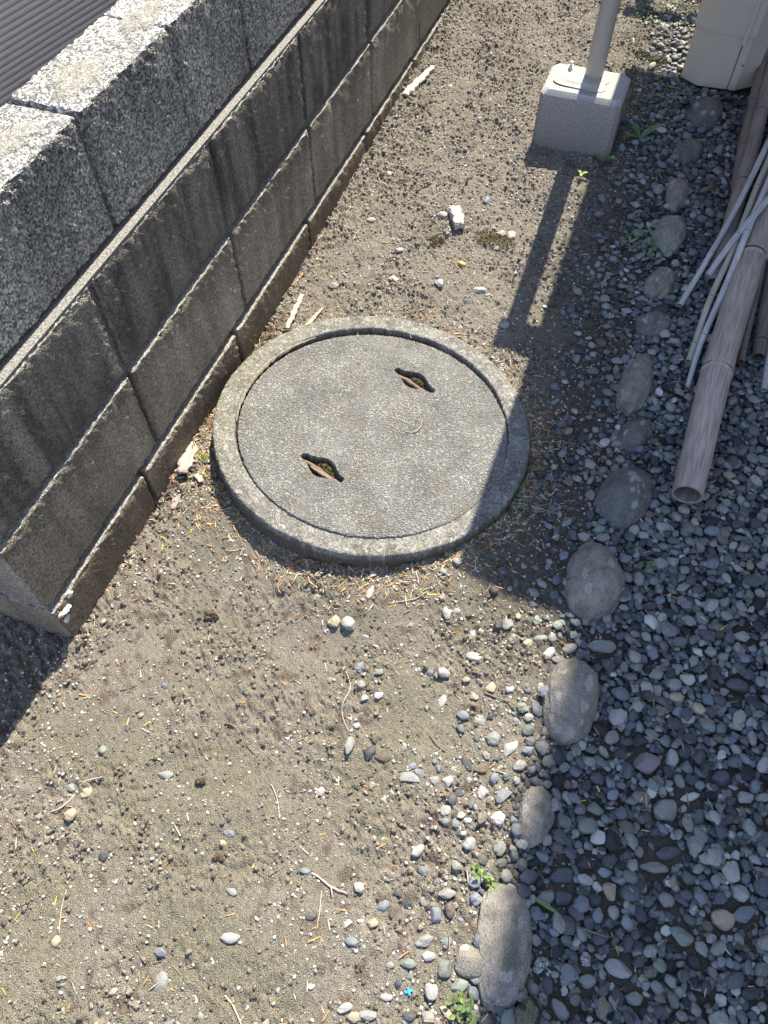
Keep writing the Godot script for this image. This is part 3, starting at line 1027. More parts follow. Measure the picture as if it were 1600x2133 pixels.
func build_boulders() -> void:
	var list := [
		["dark rounded border stone touching the beige post cover's foot", 0.862, -1.975, 0.138, 0.092, 79, 0.032, "D"],
		["small dark border stone behind a dandelion leaf, second from the post cover", 0.842, -1.795, 0.095, 0.075, 73, 0.030, "D"],
		["slim grey border stone between dry leaf and soil, third from the post cover", 0.842, -1.609, 0.138, 0.062, 86, 0.026, "G"],
		["pitted grey-green border stone beside the low ground-cover weed", 0.851, -1.455, 0.138, 0.076, 84, 0.030, "N"],
		["oval grey border stone left of the farthest-reaching cane", 0.857, -1.283, 0.112, 0.066, 81, 0.028, "G"],
		["round dark border stone with pale lichen dots on top", 0.864, -1.148, 0.098, 0.078, 59, 0.026, "D"],
		["long tongue-shaped border stone lying level with the manhole", 0.862, -0.965, 0.192, 0.066, 86, 0.030, "G"],
		["smooth dark border stone just below the tongue-shaped one", 0.884, -0.822, 0.098, 0.060, 62, 0.026, "D"],
		["broad dark border stone with lichen near the thick pole's open end", 0.893, -0.668, 0.155, 0.103, 80, 0.030, "D"],
		["big egg-shaped grey border stone rising highest by the shadow corner", 0.876, -0.453, 0.164, 0.108, 96, 0.046, "G"],
		["large grey border stone with pale lichen rings, half in sun", 0.884, -0.209, 0.152, 0.092, 93, 0.038, "G"],
		["flat oblong grey border stone between lichened and longest ones", 0.873, -0.003, 0.100, 0.058, 93, 0.022, "G"],
		["longest flat border stone with a side lobe at the photo's foot", 0.873, 0.19, 0.165, 0.080, 104, 0.021, "G"],
		["small mottled olive border stone beside the longest one", 0.925, 0.262, 0.058, 0.036, 80, 0.020, "O"],
	]
	var k := 0
	for b in list:
		var turn := deg_to_rad(b[5])
		boulders.append([b[1], b[2], b[3] / 2.0, b[4] / 2.0, turn])
		var mesh := stone_mesh(5, -1.0, 900 + k, 0.07 if k in [8, 9, 10] else 0.12, 0.03)
		# lichen and stain colours belong to the stone
		var a := mesh.surface_get_arrays(0)
		var v: PackedVector3Array = a[Mesh.ARRAY_VERTEX]
		var col := PackedColorArray()
		var c := Color(0.235, 0.215, 0.182)
		if b[7] == "D":
			c = Color(0.14, 0.138, 0.13)
		elif b[7] == "N":
			c = Color(0.235, 0.235, 0.20)
		elif b[7] == "O":
			c = Color(0.15, 0.135, 0.085)
		var spots := []
		for s in 9 if k in [0, 5, 8, 10, 4] else 3:
			spots.append([Vector3(rng.randf_range(-0.8, 0.8), 1.0, rng.randf_range(-0.8, 0.8)).normalized(), rng.randf_range(0.06, 0.16)])
		for p in v:
			var q := Vector3(p.x * b[3], p.y * b[6], p.z * b[4]) + Vector3(k, 0, 0)
			var n := n_mid.get_noise_3dv(q * 0.5)
			var cc := c * (1.0 + 0.35 * n + 0.25 * n_fine.get_noise_3dv(q * 0.7))
			cc = cc.lerp(Color(0.11, 0.10, 0.075), 0.55 * smoothstep(0.15, 0.55, n_low.get_noise_3dv(q * 2.0)))
			for s in spots:
				if p.normalized().distance_to(s[0]) < s[1] * (1.0 + 0.5 * n):
					cc = cc.lerp(Color(0.44, 0.43, 0.38), 0.45)
			if b[7] == "O" and n > 0.1:
				cc = Color(0.045, 0.045, 0.04)
			col.append(cc)
		if k == 12:
			for i in v.size():
				var p := v[i]
				v[i] = Vector3(signf(p.x) * pow(absf(p.x), 0.9), p.y, signf(p.z) * pow(absf(p.z), 0.86) * (1.0 + 0.12 * p.x))
			a[Mesh.ARRAY_VERTEX] = v
		a[Mesh.ARRAY_COLOR] = col
		var m := ArrayMesh.new()
		m.add_surface_from_arrays(Mesh.PRIMITIVE_TRIANGLES, a)
		var o := part("border_stone", m, M.boulder)
		tag(o, b[0], "border stone", "row of border stones between earth and gravel")
		var y: float = base_y(b[2]) - b[6] * 0.2
		o.transform = Transform3D(Basis(Vector3.UP, turn) * Basis(Vector3(1, 0, 0.4).normalized(), rng.randf_range(-0.12, 0.12)) * Basis.from_scale(Vector3(b[3] / 2.0 * 1.05, b[6] * 1.2, b[4] / 2.0 * 1.05)), Vector3(b[1], y, b[2]))
		if k == 12:
			var lobe := part("side_lobe", stone_mesh(4, 0.0, 955, 0.1, 0.03), M.boulder, null)
			remove_child(lobe)
			o.add_child(lobe)
			var lm: StandardMaterial3D = M.boulder.duplicate()
			lm.vertex_color_use_as_albedo = false
			lm.albedo_color = Color(0.21, 0.19, 0.16).linear_to_srgb()
			lobe.material_override = lm
			lobe.transform = o.transform.affine_inverse() * Transform3D(Basis(Vector3.UP, deg_to_rad(20.0)) * Basis.from_scale(Vector3(0.034, 0.018, 0.022)), Vector3(0.842, base_y(0.2) - 0.003, 0.222))
		k += 1
		# the gravel lies round it, not in it
		for j in range(-16, 17):
			for i in range(-16, 17):
				var x: float = b[1] + i * PS
				var z: float = b[2] + j * PS
				var kk := pile_at(x, z)
				if kk >= 0 and in_boulder(x, z, 0.85):
					pile[kk] = maxf(pile[kk], base_y(z) + b[6] * 0.5)


var round_rocks := []
var sharp_rocks := []


func named_pebbles() -> Array:
	return [
	["pale cream round pebble beside a grey one below the manhole", 0.445, -0.206, 0.025, 0.024, 20, "T0"],
	["light grey round pebble beside a cream one below the manhole", 0.471, -0.211, 0.027, 0.027, 20, "P0"],
	["whitish flat pebble standing just below the manhole ring", 0.488, -0.279, 0.030, 0.014, 97, "P1"],
	["white angular stone chip at the ring's shaded foot", 0.482, -0.311, 0.014, 0.014, 20, "W1"],
	["thin pale grey pebble below the cream and grey pair", 0.508, -0.200, 0.017, 0.009, -7, "G0"],
	["blue-grey oval pebble beside three small crumbs on bare soil", 0.519, -0.143, 0.021, 0.015, 41, "B0"],
	["dark grey stone chip by a pinkish crumb", 0.533, -0.172, 0.014, 0.013, 20, "D1"],
	["pale green-grey stone chip beside a tan pebble", 0.554, -0.144, 0.018, 0.014, 41, "N1"],
	["grey-tan round pebble above a yellowed needle", 0.534, -0.112, 0.017, 0.016, -1, "G0"],
	["cream angular chip near the yellowed needle", 0.569, -0.105, 0.017, 0.013, 61, "W1"],
	["pale blocky chip left of the cream angular chip", 0.548, -0.091, 0.014, 0.013, 20, "P1"],
	["small round white pebble right of the curved root", 0.552, -0.042, 0.012, 0.010, 20, "W0"],
	["long pale grey bean-shaped pebble in open soil", 0.553, -0.006, 0.032, 0.015, 91, "G0"],
	["blue-white triangular stone beside a cream oval one", 0.588, -0.007, 0.030, 0.019, 80, "B1"],
	["cream oval pebble beside a blue-white triangular stone", 0.612, -0.007, 0.029, 0.016, 10, "T0"],
	["small tan pebble above the blue-white triangular stone", 0.588, -0.031, 0.018, 0.010, -55, "T0"],
	["small tan-grey pebble by two orange needles", 0.640, -0.033, 0.013, 0.010, 89, "G0"],
	["pale pebble with a dark underside below a white pair", 0.634, -0.290, 0.026, 0.017, -54, "P0"],
	["flat grey pebble touching the pale dark-sided one", 0.648, -0.302, 0.020, 0.012, 11, "G0"],
	["light grey round pebble topmost of a small cluster", 0.617, -0.316, 0.014, 0.014, 20, "G0"],
	["pale pebble at the ring's foot near the shadow edge", 0.621, -0.393, 0.021, 0.019, 8, "P0"],
	["small grey chip under the ring between orange needles", 0.602, -0.364, 0.015, 0.015, 20, "G1"],
	["smooth oval light grey pebble, largest on the sunlit soil", 0.705, -0.229, 0.032, 0.019, 11, "P0"],
	["pale angular pebble with a dry stem across it", 0.689, -0.272, 0.020, 0.020, -24, "P1"],
	["pale speckled oval pebble left of the soil stones' middle", 0.663, -0.181, 0.023, 0.018, 9, "P0"],
	["bluish sunken stone beside the pale speckled oval", 0.642, -0.176, 0.016, 0.015, 20, "B1"],
	["long leaf-shaped pale stone lying flat in soil", 0.676, -0.139, 0.032, 0.014, 84, "P1"],
	["cream pebble at the foot of a yellow needle", 0.725, -0.160, 0.016, 0.015, 20, "T1"],
	["round yellowish flat pebble above a dark twig", 0.748, -0.185, 0.019, 0.019, 20, "T0"],
	["pale bluish chip above the dark forked twig", 0.780, -0.193, 0.017, 0.015, 9, "P1"],
	["blue-grey oval pebble with white flecks", 0.717, -0.121, 0.024, 0.018, 4, "B0"],
	["flat grey pebble next to the flecked blue-grey one", 0.746, -0.123, 0.021, 0.019, 10, "G0"],
	["dark-sided round grey pebble with deep shadow", 0.776, -0.099, 0.026, 0.025, 20, "G0"],
	["small dark pebble left of the round grey one", 0.750, -0.091, 0.013, 0.010, 96, "D0"],
	["large pale angular stone with a pointed tip", 0.806, -0.094, 0.035, 0.019, 67, "P1"],
	["cream and grey oval pebble beside a blue-white shard", 0.771, -0.046, 0.028, 0.018, 25, "T0"],
	["blue-white long shard beside a cream oval pebble", 0.746, -0.045, 0.029, 0.014, -48, "B1"],
	["large light grey rounded pebble near the border stones", 0.829, -0.071, 0.026, 0.018, 44, "G0"],
	["wide flat grey stone flake with orange needles behind", 0.664, 0.008, 0.037, 0.019, 0, "G1"],
	["small blue pebble above the wide grey flake", 0.663, -0.011, 0.015, 0.011, 39, "B0"],
	["blue-grey pebble touching the wide grey flake", 0.677, -0.004, 0.019, 0.012, -20, "B0"],
	["cream angular lump with a dark shaded corner", 0.724, -0.007, 0.020, 0.019, 87, "P1"],
	["light grey pebble between flake and angular lump", 0.704, -0.002, 0.017, 0.015, -10, "G0"],
	["pale flat stone beside the lichened border boulder", 0.829, -0.283, 0.031, 0.018, 54, "P1"],
	["grey pebble lying against the lichened border boulder", 0.850, -0.278, 0.029, 0.019, 9, "G0"],
	["pale smooth pebble above the lichened border boulder", 0.862, -0.307, 0.028, 0.018, 50, "P0"],
	["pale turquoise rough stone in a soil hollow", 0.808, -0.304, 0.027, 0.015, 20, "N1"],
	["yellowish pebble left of the turquoise stone", 0.788, -0.287, 0.018, 0.015, 9, "T0"],
	["light greenish rough pebble in lit soil", 0.762, -0.291, 0.022, 0.015, 25, "N1"],
	["round whitish pebble alone on mossy soil", 0.534, 0.078, 0.018, 0.015, 20, "P0"],
	["dark blue-grey pebble at the end of a pale twig", 0.558, 0.196, 0.018, 0.010, 11, "B0"],
	["grey heart-shaped pebble with an orange speck", 0.645, 0.189, 0.019, 0.016, -17, "P0"],
	["light grey egg-shaped pebble with a twig behind", 0.713, 0.109, 0.024, 0.015, 67, "P0"],
	["blocky blue-grey stone in open soil", 0.689, 0.201, 0.021, 0.017, 33, "B1"],
	["dark slate stone with a pale side", 0.722, 0.185, 0.019, 0.014, -12, "B1"],
	["pale faceted stone above the dark slate stone", 0.703, 0.174, 0.015, 0.014, 20, "P1"],
	["tan and black angular stone casting a dark shadow", 0.681, 0.227, 0.015, 0.016, 77, "T1"],
	["smooth dark grey oval pebble, alone in the lower soil", 0.661, 0.260, 0.022, 0.013, 13, "B0"],
	["pale marbled pebble below the twig and green needle", 0.592, 0.250, 0.017, 0.012, 33, "P0"],
	["white-grey rough chip above the smooth dark oval", 0.646, 0.240, 0.016, 0.011, 38, "P1"],
	["bright white round pebble beside a grey border stone", 0.817, 0.021, 0.025, 0.022, 20, "W0"],
	["pale round pebble among orange needles", 0.785, 0.073, 0.021, 0.019, 20, "P0"],
	["large grey-brown egg-shaped pebble beside the border stone", 0.831, 0.060, 0.027, 0.022, -58, "G0"],
	["pale pebble left of the blue-white one", 0.811, 0.087, 0.020, 0.017, 20, "P0"],
	["blue-white angular pebble above a light weed", 0.840, 0.082, 0.021, 0.017, 20, "P1"],
	["smooth grey pebble right of the light weed", 0.852, 0.097, 0.021, 0.020, -64, "G0"],
	["big blue-grey angular stone with a twig in front", 0.816, -0.016, 0.031, 0.020, 43, "B1"],
	["flat pale stone left of the big angular one", 0.784, -0.008, 0.020, 0.018, 76, "P1"],
	["pale three-cornered pebble above a blue round one", 0.735, 0.037, 0.019, 0.016, 58, "P1"],
	["small round blue-grey pebble in lit soil", 0.740, 0.054, 0.013, 0.017, 107, "B0"],
	["tall grey pebble beside a dark slate chip", 0.773, 0.152, 0.016, 0.027, 102, "G1"],
	["pale green angular chip left of the light weed", 0.776, 0.110, 0.015, 0.018, 91, "N1"],
	["tall smooth grey pebble with a twig at its side", 0.761, 0.223, 0.016, 0.030, 131, "G0"],
	["cream round pebble below the tall smooth one", 0.773, 0.239, 0.020, 0.014, 33, "P0"],
	["blue-grey stone with a white band", 0.793, 0.214, 0.019, 0.016, 20, "B1"],
	["pale square-edged stone touching the long border boulder", 0.820, 0.214, 0.016, 0.019, -39, "P1"],
	["large pale speckled stone near the blue plastic bit", 0.790, 0.279, 0.023, 0.022, -26, "P0"],
	["rounded green-grey stone by the border boulder's foot", 0.826, 0.259, 0.019, 0.026, 107, "N1"],
	["thin pale pebble left of the blue plastic bit", 0.732, 0.308, 0.010, 0.020, 98, "P0"],
	["plain grey pebble above the thin pale one", 0.724, 0.269, 0.014, 0.010, 20, "G0"],
	["first of three tall pale pebbles at the photo's lower edge", 0.681, 0.340, 0.012, 0.023, 123, "P0"],
	["middle one of three tall pale pebbles", 0.699, 0.345, 0.014, 0.023, 117, "T0"],
	["last and tallest of three tall pale pebbles", 0.715, 0.337, 0.013, 0.027, 111, "G0"],
	["grey round pebble beside the lower weed", 0.795, 0.311, 0.019, 0.020, 74, "G0"],
	["long ochre sandstone sliver by the border boulder", 0.819, 0.296, 0.025, 0.011, -16, "T1"],
	["greenish pebble with a deep shadow left of the soil", 0.166, 0.140, 0.016, 0.016, 20, "N0"],
	["grey blocky pebble beside a tan one and a long twig", 0.148, 0.210, 0.017, 0.014, 2, "G1"],
	["tan oval pebble beside a long twig", 0.176, 0.209, 0.019, 0.021, 112, "T0"],
	["round cream pebble with a rough face", 0.171, 0.248, 0.022, 0.021, 20, "T0"],
	["flat grey pebble left of the round cream one", 0.127, 0.265, 0.020, 0.011, 20, "G0"],
	["flat wedge-shaped grey stone in mossy soil", 0.284, 0.140, 0.014, 0.027, 98, "G1"],
	["blue-white chip in the darker soil", 0.253, 0.284, 0.015, 0.014, 20, "B1"],
	["upright light grey oval pebble in mossy soil", 0.490, 0.317, 0.015, 0.029, 99, "P0"],
	["slanted slate-grey pebble above a cream one", 0.424, 0.187, 0.013, 0.021, 94, "B0"],
	["small round cream pebble under the slate-grey one", 0.422, 0.203, 0.011, 0.010, 20, "T0"],
	["largest flat grey flake in the mossy soil", 0.421, 0.401, 0.025, 0.025, 59, "G1"],
	["blue slate chip beside a yellow needle", 0.402, 0.368, 0.020, 0.012, 7, "B1"],
	["dull grey pebble at the mossy soil's middle", 0.464, 0.260, 0.019, 0.011, 2, "G0"],
	["small pinkish tan stone in the mossy soil", 0.362, 0.435, 0.010, 0.014, 121, "T1"],
	["sunken pale olive stone below a long twig", 0.249, 0.409, 0.015, 0.016, 61, "T1"],
	["pale grey flake cut by the photo's lower edge", 0.454, 0.440, 0.015, 0.019, 82, "G1"],
	["small dark blue chip near the wall's shadow", 0.185, 0.093, 0.012, 0.013, 53, "D1"],
	["small two-tone black and white pebble", 0.414, 0.167, 0.009, 0.010, 20, "D0"],
	["blue-grey pebble right of the white wood chunk", 0.382, -1.434, 0.023, 0.028, 18, "B0"],
	["pale elongated pebble touching the white wood chunk", 0.287, -1.351, 0.033, 0.024, 25, "P0"],
	["pale blue oval pebble beside the moss strip", 0.451, -1.326, 0.024, 0.023, 3, "P0"],
	["rough cream stone beside the moss strip", 0.477, -1.327, 0.025, 0.037, 18, "T1"],
	["white chip below the moss strip", 0.453, -1.277, 0.019, 0.023, 4, "P1"],
	["pale rough stone above the manhole ring", 0.356, -1.111, 0.027, 0.025, 85, "P1"],
	["long pale stone above the ring", 0.453, -1.123, 0.035, 0.019, 4, "P1"],
	["dark-sided upright grey stone near the wall foot", 0.111, -1.031, 0.022, 0.028, 104, "G1"],
	["flat tan stone near the middle above the ring", 0.244, -1.097, 0.027, 0.020, 11, "T1"],
	["cream pitted stone in the upper soil", 0.224, -1.192, 0.021, 0.022, 69, "P1"],
	["small yellow-ochre pebble in the upper soil", 0.388, -1.193, 0.024, 0.018, -16, "O0"],
	["pale lens-shaped pebble in the upper soil", 0.118, -1.279, 0.026, 0.020, 18, "P0"],
	["pale flat pebble halfway to the block wall's far end", 0.104, -1.467, 0.023, 0.020, 17, "P0"],
	["pale oval pebble in the light just past the ring", 0.541, -1.033, 0.025, 0.023, 38, "P0"],
	["long flat grey stone topping the lichened boulder", 0.916, -0.333, 0.054, 0.025, 11, "G0"],
	["large smooth blue-grey oval pebble in the gravel", 0.964, -0.254, 0.034, 0.028, 4, "B0"],
	["largest purplish-grey stone in the gravel bed", 1.027, -0.150, 0.037, 0.045, 104, "R1"],
	["dark slate round pebble in the shaded gravel", 0.956, -0.098, 0.026, 0.024, 20, "D0"],
	["white pitted quartz stone in dark gravel", 1.071, -0.324, 0.026, 0.027, 72, "W1"],
	["navy stone laced with thin white veins", 1.010, -0.184, 0.026, 0.022, 20, "B1"],
	["blocky charcoal stone in the gravel", 1.147, -0.168, 0.031, 0.026, 15, "D1"],
	["broad heart-shaped grey stone in the gravel", 1.068, -0.086, 0.043, 0.034, 15, "G0"],
	["pale green-grey triangular slate in the gravel", 0.962, -0.051, 0.029, 0.021, 10, "N1"],
	["long pale stone near the photo's edge in gravel", 1.152, -0.438, 0.033, 0.021, 8, "P0"],
	["long dark charcoal pebble near the photo's edge", 1.154, -0.339, 0.042, 0.025, 20, "D0"],
	["round light grey pebble in upper gravel", 1.103, -0.388, 0.022, 0.023, 20, "P0"],
	["slanted pale grey bar-shaped pebble in gravel", 0.957, -0.145, 0.022, 0.013, -30, "P0"],
	["pointed dark slate with a white streak", 0.946, -0.179, 0.023, 0.037, 83, "D0"],
	["warm grey pebble leaning on the pointed slate", 0.964, -0.172, 0.029, 0.021, 43, "G0"],
	["bluish triangular stone with white edges", 1.092, -0.168, 0.022, 0.023, -1, "B1"],
	["two-tone pebble, half white and half green-grey", 1.188, -0.151, 0.021, 0.030, -51, "P0"],
	["white crooked quartz piece in the gravel", 1.104, -0.121, 0.013, 0.036, 131, "W1"],
	["long lobed grey stone in the lower gravel", 1.065, 0.005, 0.045, 0.018, 15, "G0"],
	["dark mussel-shaped stone in the lower gravel", 1.083, -0.024, 0.041, 0.020, 37, "D0"],
	["big pale wedge-shaped pebble in the lower gravel", 1.194, -0.004, 0.031, 0.026, -11, "P0"],
	["big brown-grey oval pebble in the lower gravel", 1.173, 0.042, 0.035, 0.029, -16, "T0"],
	["big teal-grey flecked pebble beside the brown oval", 1.201, 0.026, 0.022, 0.042, 125, "B0"],
	["tall pale green-grey egg-shaped stone", 1.118, 0.086, 0.025, 0.037, 88, "N0"],
	["thin white broken tile shard in the gravel", 1.096, 0.086, 0.015, 0.018, -33, "W1"],
	["large whitish rough stone in the lower gravel", 1.038, 0.159, 0.041, 0.024, 6, "P1"],
	["black and white speckled granite stone", 0.932, 0.192, 0.029, 0.020, 37, "S1"],
	["smaller black and white speckled granite pebble", 0.992, 0.164, 0.019, 0.019, 62, "S1"],
	["broad dark grey stone next to the soil strip", 0.933, 0.065, 0.038, 0.023, 20, "D0"],
	["navy angular stone with white lightning veins", 0.965, 0.033, 0.029, 0.022, 20, "B1"],
	["round chalk-white pebble in the gravel", 1.182, -0.056, 0.017, 0.015, 20, "W0"],
	["cream egg-shaped pebble in the lower gravel", 1.018, 0.089, 0.019, 0.021, -21, "P0"],
	["bright white angular pebble beside a brown one", 0.989, 0.061, 0.016, 0.015, 20, "W1"],
	["brown blunt stone beside a white angular pebble", 1.007, 0.061, 0.025, 0.025, 71, "T1"],
	["half-moon shaped grey stone near the photo's foot", 1.067, 0.188, 0.027, 0.019, 16, "G0"],
	["long slanted grey pebble near the mossy border stone", 0.970, 0.237, 0.032, 0.019, -41, "G0"],
	["smooth round-topped grey pebble in the lower gravel", 0.999, 0.190, 0.020, 0.026, 102, "G0"],
	["rounded triangle dark pebble by the grass blade", 0.942, 0.095, 0.024, 0.029, -43, "D0"],
	["grey egg-shaped pebble beside a green grass blade", 0.917, 0.104, 0.020, 0.032, 126, "G0"],
	["pale triangular pebble low in the gravel", 1.183, 0.148, 0.020, 0.018, 67, "W0"],
	["round grey pebble at the gravel's lower edge", 1.134, 0.186, 0.019, 0.015, 20, "G0"],
	["stout grey pebble in the middle of lower gravel", 1.090, 0.044, 0.023, 0.027, 99, "G0"],
	["pale blue-white chip above a slate", 1.142, 0.113, 0.020, 0.020, -27, "B1"],
	]


func build_named_pebbles() -> void:
	rocks.append([0.760, 0.290, 0.010])
	var k := 0
	for r in named_pebbles():
		var sharp: bool = r[6][1] == "1"
		var t: String = r[6][0]
		var hl: float = maxf(r[3], 0.008) / 2.0
		var hw: float = maxf(r[4], 0.007) / 2.0
		var ht: float = minf(hl, hw) * (0.62 if not sharp else 0.5)
		if r[0].contains("flake") or r[0].contains("flat") or r[0].contains("shard"):
			ht *= 0.55
		var turn := deg_to_rad(r[5])
		var mesh: Mesh = sharp_rocks[k % sharp_rocks.size()] if sharp else round_rocks[k % round_rocks.size()]
		var in_gravel: bool = r[1] > 0.85
		var y: float
		if in_gravel:
			y = settle(r[1], r[2], hl, hw, ht, turn, 0.55)
		else:
			y = gh(r[1], r[2]) + ht * (0.35 if sharp else 0.5)
			if pile_at(r[1], r[2]) >= 0:
				settle(r[1], r[2], hl, hw, ht, turn, 0.3)
		var veined: bool = r[0].contains("vein") or r[0].contains("blue-white") or r[0].contains("marbled") or r[0].contains("streak") or r[0].contains("slate stone")
		var o := part("pebble", mesh, stone_material(t, veined))
		tag(o, r[0], "pebble", "pebbles of the gravel bed" if in_gravel else "pebbles scattered on the bare earth")
		o.transform = Transform3D(stone_basis(turn, rng.randf_range(0.0, 0.14), hl, ht, hw), Vector3(r[1], y, r[2]))
		rocks.append([r[1], r[2], maxf(hl, hw)])
		k += 1


var near_cells := {}


func note_rock(x: float, z: float, r: float) -> void:
	var key := Vector2i(int(floorf(x / 0.03)), int(floorf(z / 0.03)))
	if not near_cells.has(key):
		near_cells[key] = []
	near_cells[key].append([x, z, r])


func crowded(x: float, z: float, r: float, share: float) -> bool:
	var c := Vector2i(int(floorf(x / 0.03)), int(floorf(z / 0.03)))
	for j in range(-1, 2):
		for i in range(-1, 2):
			for q in near_cells.get(c + Vector2i(i, j), []):
				var dx: float = x - q[0]
				var dz: float = z - q[1]
				var d: float = (r + q[2]) * share
				if dx * dx + dz * dz < d * d:
					return true
	return false


func hits_rock(x: float, z: float, r: float) -> bool:
	for q in rocks:
		var dx: float = x - q[0]
		var dz: float = z - q[1]
		var d: float = (r + q[2]) * 0.92
		if dx * dx + dz * dz < d * d:
			return true
	return false


func scatter(called: String, label: String, category: String, meshes: Array, m: Material, where: Array, tints: Array) -> void:
	var t := thing(called, label, category)
	t.set_meta("kind", "stuff")
	var n := meshes.size()
	for k in n:
		var mine := []
		for i in range(k, where.size(), n):
			mine.append(i)
		if mine.is_empty():
			continue
		var mm := MultiMesh.new()
		mm.transform_format = MultiMesh.TRANSFORM_3D
		mm.use_colors = true
		mm.mesh = meshes[k]
		mm.instance_count = mine.size()
		for i in mine.size():
			mm.set_instance_transform(i, where[mine[i]])
			mm.set_instance_color(i, tints[mine[i]])
		var o := MultiMeshInstance3D.new()
		o.name = called if k == 0 else "%s_%03d" % [called, k]
		o.multimesh = mm
		o.material_override = m
		o.set_meta("kind", "stuff")
		t.add_child(o, true)


func pick_tone(lit: float) -> String:
	var q := rng.randf()
	if q < 0.30:
		return "D"
	if q < 0.56:
		return "B"
	if q < 0.77:
		return "G"
	if q < 0.84:
		return "N"
	if q < 0.91:
		return "P"
	if q < 0.965:
		return "K"
	if q < 0.98:
		return "T"
	return "W"


func gravel_density(x: float, z: float) -> float:
	var g := gravelness(x, z)
	var side := smoothstep(0.63, 0.84, x) * smoothstep(-0.25, -0.42, z) * (0.18 + 0.62 * smoothstep(-0.9, -1.3, z) * smoothstep(-1.62, -1.5, z) + 0.75 * smoothstep(-1.45, -1.6, z) + 0.35 * smoothstep(-0.75, -0.6, z) * 0.0)
	side += 0.42 * smoothstep(0.70, 0.84, x) * smoothstep(-0.45, -0.6, z)
	var near := 0.3 * smoothstep(0.70, 0.86, x) * smoothstep(-0.25, 0.0, z)
	var patch := smoothstep(-0.5, 0.15, n_mid.get_noise_2d(x * 0.25, z * 0.25))
	var far := 0.75 * smoothstep(0.68, 0.74, x) * smoothstep(-2.12, -2.2, z) * (1.0 - smoothstep(-2.3, -2.4, z))
	return clampf(maxf(g, maxf(side * patch, maxf(near * patch, far))), 0.0, 1.0)


